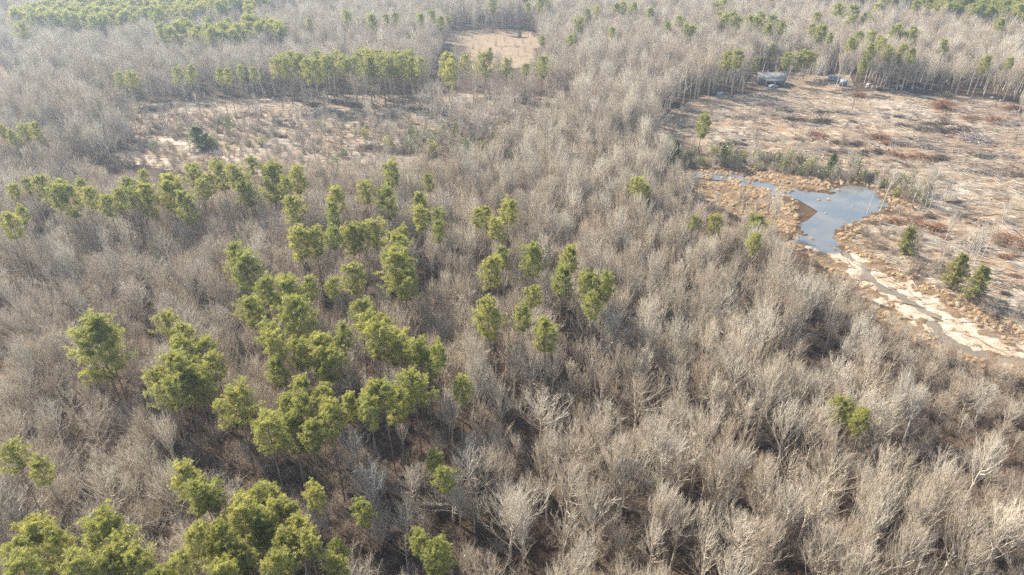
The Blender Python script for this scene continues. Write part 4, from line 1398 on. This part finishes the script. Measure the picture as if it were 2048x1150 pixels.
for x_ in np.arange(-6.9, 7, .6):
    for sy in (-1, 1):
        c_ = np.array([(x_ - .03, sy * 4.3, 2.74), (x_ + .03, sy * 4.3, 2.74), (x_ + .03, 0, 4.88), (x_ - .03, 0, 4.88)])
        g.add(np.concatenate([c_, c_ + [0, 0, .05]]), [(7, 6, 5, 4), (0, 4, 5, 1), (2, 6, 7, 3), (1, 5, 6, 2), (3, 7, 4, 0)])
rf = link('roof', g.mesh('roof', M['roof']), hs)
g = Geo()
g.box((-1.5, 1.2, 4.6), (.7, .7, 1.9))
link('chimney', g.mesh('chimney', M['stone']), rf)
for x_ in (-4.6, -1.6, 4.4):
    g = Geo()
    g.box((x_, -3.73, 1.6), (1.3, .1, 1.2))
    wf = link('window', g.mesh('window', M['trim']), hs)
    g = Geo()
    g.box((x_, -3.79, 1.6), (1.1, .06, 1.0))
    link('pane', g.mesh('pane', M['glass']), wf)
g = Geo()
g.box((1.2, -3.73, 1.05), (1.0, .1, 2.05))
dr = link('door', g.mesh('door', M['trim']), hs)
g = Geo()
g.box((1.55, -3.81, 1.05), (.1, .08, .1))
link('handle', g.mesh('handle', M['steel']), dr)
g = Geo()
g.box((1.0, -5.6, .30), (9.0, 3.6, .25))
link('porch', g.mesh('porch', M['dark_wall']), hs)
g = Geo()
c_ = np.array([(-3.7, -7.5, 2.2), (5.7, -7.5, 2.2), (5.7, -4.35, 2.56), (-3.7, -4.35, 2.56)])
g.add(np.concatenate([c_, c_ + [0, 0, .1]]), [(0, 1, 2, 3), (7, 6, 5, 4), (0, 4, 5, 1), (1, 5, 6, 2), (2, 6, 7, 3), (3, 7, 4, 0)])
link('porch_roof', g.mesh('porch_roof', M['dark_wall']), hs)
for x_ in (-3.5, 1.0, 5.5):
    g = Geo()
    g.box((x_, -7.3, 1.3), (.14, .14, 1.85))
    link('porch_post', g.mesh('porch_post', M['trim']), hs)


def vehicle(px, py, rz, paint, kind, label, cat, name):
    p = ground_pt(px, py)
    t = thing(name, label, cat, (p[0], p[1], gz(p)), rz, 'vehicles parked round the house')
    body = {'car': [(-2.2, .3), (2.2, .3), (2.25, .75), (1.9, .92), (1.1, 1.0), (.45, 1.46), (-1.1, 1.5), (-1.9, 1.02), (-2.25, .95)],
            'pickup': [(-2.7, .4), (2.7, .4), (2.75, .95), (2.5, 1.15), (1.4, 1.22), (.75, 1.85), (-.55, 1.88), (-.75, 1.2), (-2.7, 1.2)],
            'suv': [(-2.4, .35), (2.4, .35), (2.45, .9), (2.2, 1.08), (1.3, 1.15), (.6, 1.78), (-2.0, 1.82), (-2.4, 1.2)]}[kind]
    g = Geo()
    prism(g, body, -.88, .88)
    b = link('body', g.mesh('body', M[paint]), t)
    xs_ = {'car': (-1.2, .5, 1.05, 1.42), 'pickup': (-.5, .75, 1.25, 1.78), 'suv': (-1.95, .6, 1.2, 1.72)}[kind]
    for sy in (-1, 1):
        g = Geo()
        y_ = sy * .9
        g.add([(xs_[0] - .3, y_, xs_[2]), (xs_[1] + .4, y_, xs_[2]), (xs_[1] - .05, y_, xs_[3]), (xs_[0], y_, xs_[3]),
               (xs_[0] - .3, y_ * .96, xs_[2]), (xs_[1] + .4, y_ * .96, xs_[2]), (xs_[1] - .05, y_ * .96, xs_[3]), (xs_[0], y_ * .96, xs_[3])],
              [(0, 1, 2, 3), (7, 6, 5, 4), (0, 4, 5, 1), (1, 5, 6, 2), (2, 6, 7, 3), (3, 7, 4, 0)])
        link('window', g.mesh('window', M['glass']), t)
    fx = {'car': 1.35, 'pickup': 1.75, 'suv': 1.5}[kind]
    for x_ in (-fx, fx):
        for sy in (-1, 1):
            g = Geo()
            g.tubes(np.array([[(x_, sy * .72, .34), (x_, sy * .94, .34)]]), np.array([[.35, .35]]), 14)
            g.tubes(np.array([[(x_, sy * .94, .34), (x_, sy * .945, .34)]]), np.array([[.35, .2]]), 14)
            wl = link('wheel', g.mesh('wheel', M['tyre']), t)
            g = Geo()
            g.tubes(np.array([[(x_, sy * .93, .34), (x_, sy * .96, .34), (x_, sy * .962, .34)]]), np.array([[.2, .19, .01]]), 12)
            link('rim', g.mesh('rim', M['steel']), wl)
    for sy in (-1, 1):
        g = Geo()
        g.box((body[2][0] - .02, sy * .62, body[2][1] - .12), (.12, .34, .16))
        link('headlight', g.mesh('headlight', M['lamp']), t)
    return t


vehicle(1644, 149, R(172), 'blue', 'suv', 'dark blue car parked in the yard behind the house trees', 'car', 'parked_car')
vehicle(1657, 147, R(160), 'tan_paint', 'pickup', 'faded green pickup parked beside the dark blue car', 'pickup truck', 'pickup_truck')
vehicle(1562, 169, R(-28), 'silver', 'car', 'silver car parked at the right end of the house', 'car', 'parked_car')
vehicle(1546, 176, R(12), 'white', 'car', 'white car parked in the shade in front of the house', 'car', 'parked_car')
# camper trailer
p = ground_pt(1668, 162)
t = thing('camper_trailer', 'old white camper trailer between the cars and the dark shed', 'trailer', (p[0], p[1], gz(p)), R(-30))
g = Geo()
prism(g, [(-3.0, .5), (2.8, .5), (3.1, 1.2), (2.9, 2.35), (2.4, 2.65), (-2.7, 2.65), (-3.0, 2.3)], -1.1, 1.1)
link('body', g.mesh('body', M['white']), t)
for x_ in (-1.7, .2, 1.9):
    g = Geo()
    g.box((x_, -1.11, 1.75), (.9, .06, .6))
    link('window', g.mesh('window', M['glass']), t)
for sy in (-1, 1):
    g = Geo()
    g.tubes(np.array([[(-.3, sy * .8, .33), (-.3, sy * 1.05, .33)]]), np.array([[.34, .34]]), 14)
    g.tubes(np.array([[(-.3, sy * 1.05, .33), (-.3, sy * 1.055, .33)]]), np.array([[.34, .01]]), 14)
    link('wheel', g.mesh('wheel', M['tyre']), t)
g = Geo()
g.box((3.7, 0, .5), (1.5, .12, .1))
link('hitch', g.mesh('hitch', M['steel']), t)
# shed
p = ground_pt(1686, 172)
t = thing('shed', 'small dark shed with a blue grey roof right of the camper trailer', 'shed', (p[0], p[1], gz(p)), R(-12))
g = Geo()
g.box((0, 0, 1.15), (3.4, 2.8, 2.4))
link('wall', g.mesh('wall', M['dark_wall']), t)
g = Geo()
for sy in (-1, 1):
    c_ = np.array([(-1.95, sy * 1.75, 2.2), (1.95, sy * 1.75, 2.2), (1.95, 0, 3.2), (-1.95, 0, 3.2)])
    g.add(np.concatenate([c_, c_ + [0, 0, .1]]), [(0, 1, 2, 3), (7, 6, 5, 4), (0, 4, 5, 1), (1, 5, 6, 2), (2, 6, 7, 3), (3, 7, 4, 0)])
M['shed_roof'] = mat_plain('blue_grey_roof', (.20, .25, .29), (.16, .2, .24), 1, .5, .3)
link('roof', g.mesh('roof', M['shed_roof']), t)
g = Geo()
g.box((.3, -1.43, 1.0), (1.0, .08, 1.9))
link('door', g.mesh('door', M['wall']), t)
# two white tanks at the tree line
for k, (px, py) in enumerate(((1436, 193), (1443, 192))):
    p = ground_pt(px, py)
    t = thing('water_tank', '%s of two white tanks at the tree line left of the house' % ('left' if k == 0 else 'right'), 'tank', (p[0], p[1], gz(p)), 0, 'white tanks at the tree line')
    g = Geo()
    zz = [-.05, 0.02, 1.25, 1.55, 1.68, 1.7]
    rr = [.75, .78, .78, .6, .25, .02]
    g.tubes(np.array([[(0, 0, z_) for z_ in zz]]), np.array([rr]), 18)
    link('tank', g.mesh('tank', M['white'], True), t)
    g = Geo()
    g.tubes(np.array([[(0, 0, 1.68), (0, 0, 1.82), (0, 0, 1.83)]]), np.array([[.25, .25, .01]]), 14)
    link('lid', g.mesh('lid', M['dark_wall']), t)

# ------------------------------------------------------------------ saplings in the orange field
SAP = []
for k in range(2):
    g = bush(140 + k, 4.2, 12, 8, .5, .035)
    SAP.append(g.mesh('field_sapling', M['twig']))
for k, (px, py) in enumerate(((925, 78), (912, 92), (925, 100), (946, 98), (957, 88), (944, 76), (990, 72), (992, 92), (1003, 100), (962, 100), (975, 80), (985, 108), (1010, 84), (1024, 78), (1030, 96), (1045, 88), (1050, 104), (1062, 92), (1014, 70), (975, 68), (940, 112), (1000, 116), (1036, 112), (930, 120))):
    p = ground_pt(px, py)
    o = link('field_sapling', SAP[k % 2])
    s_ = random.uniform(.7, 1.5)
    o.location, o.rotation_euler, o.scale = (p[0], p[1], gz(p)), (0, 0, random.uniform(0, 6)), (s_ * .8, s_ * .8, s_)
    tag(o, '%s bare sapling in the orange field, %s' % ('tall' if s_ > 1.1 else 'low', ('near edge' if py > 103 else 'far edge' if py < 79 else 'middle') + (' left part' if px < 960 else ' right part' if px > 1020 else ' central part')), 'sapling', 'saplings in the orange field')

# ------------------------------------------------------------------ marsh grass, green shrubs in the bank strips
TUFT = []
for k in range(3):
    q = np.random.default_rng(150 + k)
    g = Geo()
    n = 70
    az, th = q.uniform(0, 6.283, n), np.abs(q.normal(0, .55, n))
    d = np.stack([np.sin(th) * np.cos(az), np.sin(th) * np.sin(az), np.cos(th)], 1)
    b0 = np.stack([q.normal(0, .16, n), q.normal(0, .16, n), np.full(n, -.03)], 1)
    g.spikes(b0, b0 + d * q.uniform(.3, .75, n)[:, None], .03)
    TUFT.append(g.mesh('grass_tuft', M['straw']))
X, Y, u, v = pts_of(.95, 95, 250, 111)
dp = sdist('pond', X, Y)
ds_ = seg_dist(G['stream'], X, Y)
mk = inside(MARSH, u, v) & (rng.uniform(0, 1, len(X)) < np.clip(.42 + .4 * wav(X, Y, 9, 55, 2), 0, .95)) & (ds_ > 2.5) & (dp > .3)
mk &= ~(inside(SAND, u, v) & (rng.uniform(0, 1, len(X)) < .82))
mk |= (dp < 0) & (dp > -14) & (rng.uniform(0, 1, len(X)) < .016)
X, Y = X[mk], Y[mk]
n = len(X)
scatter('marsh_grass', TUFT, np.stack([X, Y, np.maximum(height(X, Y), WL) - .02], 1), rng.uniform(0, 6.283, n), rng.uniform(.6, 1.5, n), rng.integers(0, 3, n), 'tan tussocks of dead marsh grass round the pond and stream', 'marsh grass')
print('tufts', n)
LEAFY = [leafy(160 + k, 2.0 + .7 * k, 380, 1.0 + .2 * k).mesh('evergreen_shrub', M['dark_leaf' if k != 1 else 'cedar_leaf']) for k in range(3)]
X, Y, u, v = pts_of(4.5, 120, 290, 112)
dn = np.where(inside(SHRUB_STRIP, u, v), .8, 0) + np.where(inside(THICK, u, v), .7, 0) + np.where(inside(CUT_L, u, v) & (v > 255), .07, 0) + np.where(inside(VALLEY, u, v), .05, 0)
mk = (rng.uniform(0, 1, len(X)) < dn) & ~inside(POND, u, v)
for i in np.nonzero(mk)[0]:
    o = link('evergreen_shrub', LEAFY[int(rng.integers(0, 3))])
    s_ = float(rng.uniform(.8, 1.75))
    o.location, o.rotation_euler, o.scale = (X[i], Y[i], gz((X[i], Y[i])) - .1), (0, 0, float(rng.uniform(0, 6))), (s_, s_, s_ * float(rng.uniform(.8, 1.3)))
    tag(o, '%s dark evergreen shrub %s' % ('tall' if s_ > 1.25 else 'low', where_cut(u[i], v[i])), 'shrub', 'evergreen shrubs along the banks')
print('shrubs', int(mk.sum()))

# ------------------------------------------------------------------ fallen dead tree in the dark gap, leaning pale snag at the left
t, c, l = bare_tree(seed=77, h=11, base=.2, spread=4.5, nprim=12, nsec=4, ntw=2, dome=.4, bow=.3, rt=.26, tw=.02)
p = ground_pt(1190, 1030)
e = thing('fallen_tree', 'fallen dead tree with pale twisted limbs in the dark gap of the wood', 'fallen tree', (p[0], p[1], gz(p) + 3.0), R(20))
e.rotation_euler = (R(64), 0, R(70))
link('trunk', t.mesh('trunk', M['log'], True), e)
link('crown', merged([(l, 0), (c, 0)], [M['log']], 'crown'), e)
p = ground_pt(58, 775)
g = Geo()
g.tubes(np.array([[(0, 0, -.3), (-.2, .1, 3), (-.5, .2, 6.2), (-.7, .3, 8.4)]]), np.array([[.26, .22, .17, .05]]), 7)
g.tubes(np.array([[(-.3, .1, 4.2), (.3, .2, 5.0), (.6, .2, 5.3)], [(-.5, .2, 6.0), (-1.0, .1, 6.6), (-1.3, 0, 6.7)]]), np.array([[.09, .06, .02]] * 2), 5)
o = link('dead_snag', g.mesh('dead_snag', M['log'], True))
o.location = (p[0], p[1], gz(p))
tag(o, 'broken pale dead trunk beside the bare tan patch at the left', 'dead trunk')

# ------------------------------------------------------------------ haze
hz = Geo()
hz.box((0, 1000, 48.0), (5000, 5000, 110))
m, t, o = new_mat('thin_haze')
pv = N(t, 'ShaderNodeVolumePrincipled')
pv.inputs['Color'].default_value = (.72, .86, 1.0, 1)
pv.inputs['Density'].default_value = .00025
pv.inputs['Anisotropy'].default_value = .5
t.links.new(pv.outputs[0], o.inputs['Volume'])
tag(link('haze', hz.mesh('haze', m)), 'thin bluish haze over the distant wood', 'haze', kind='stuff')
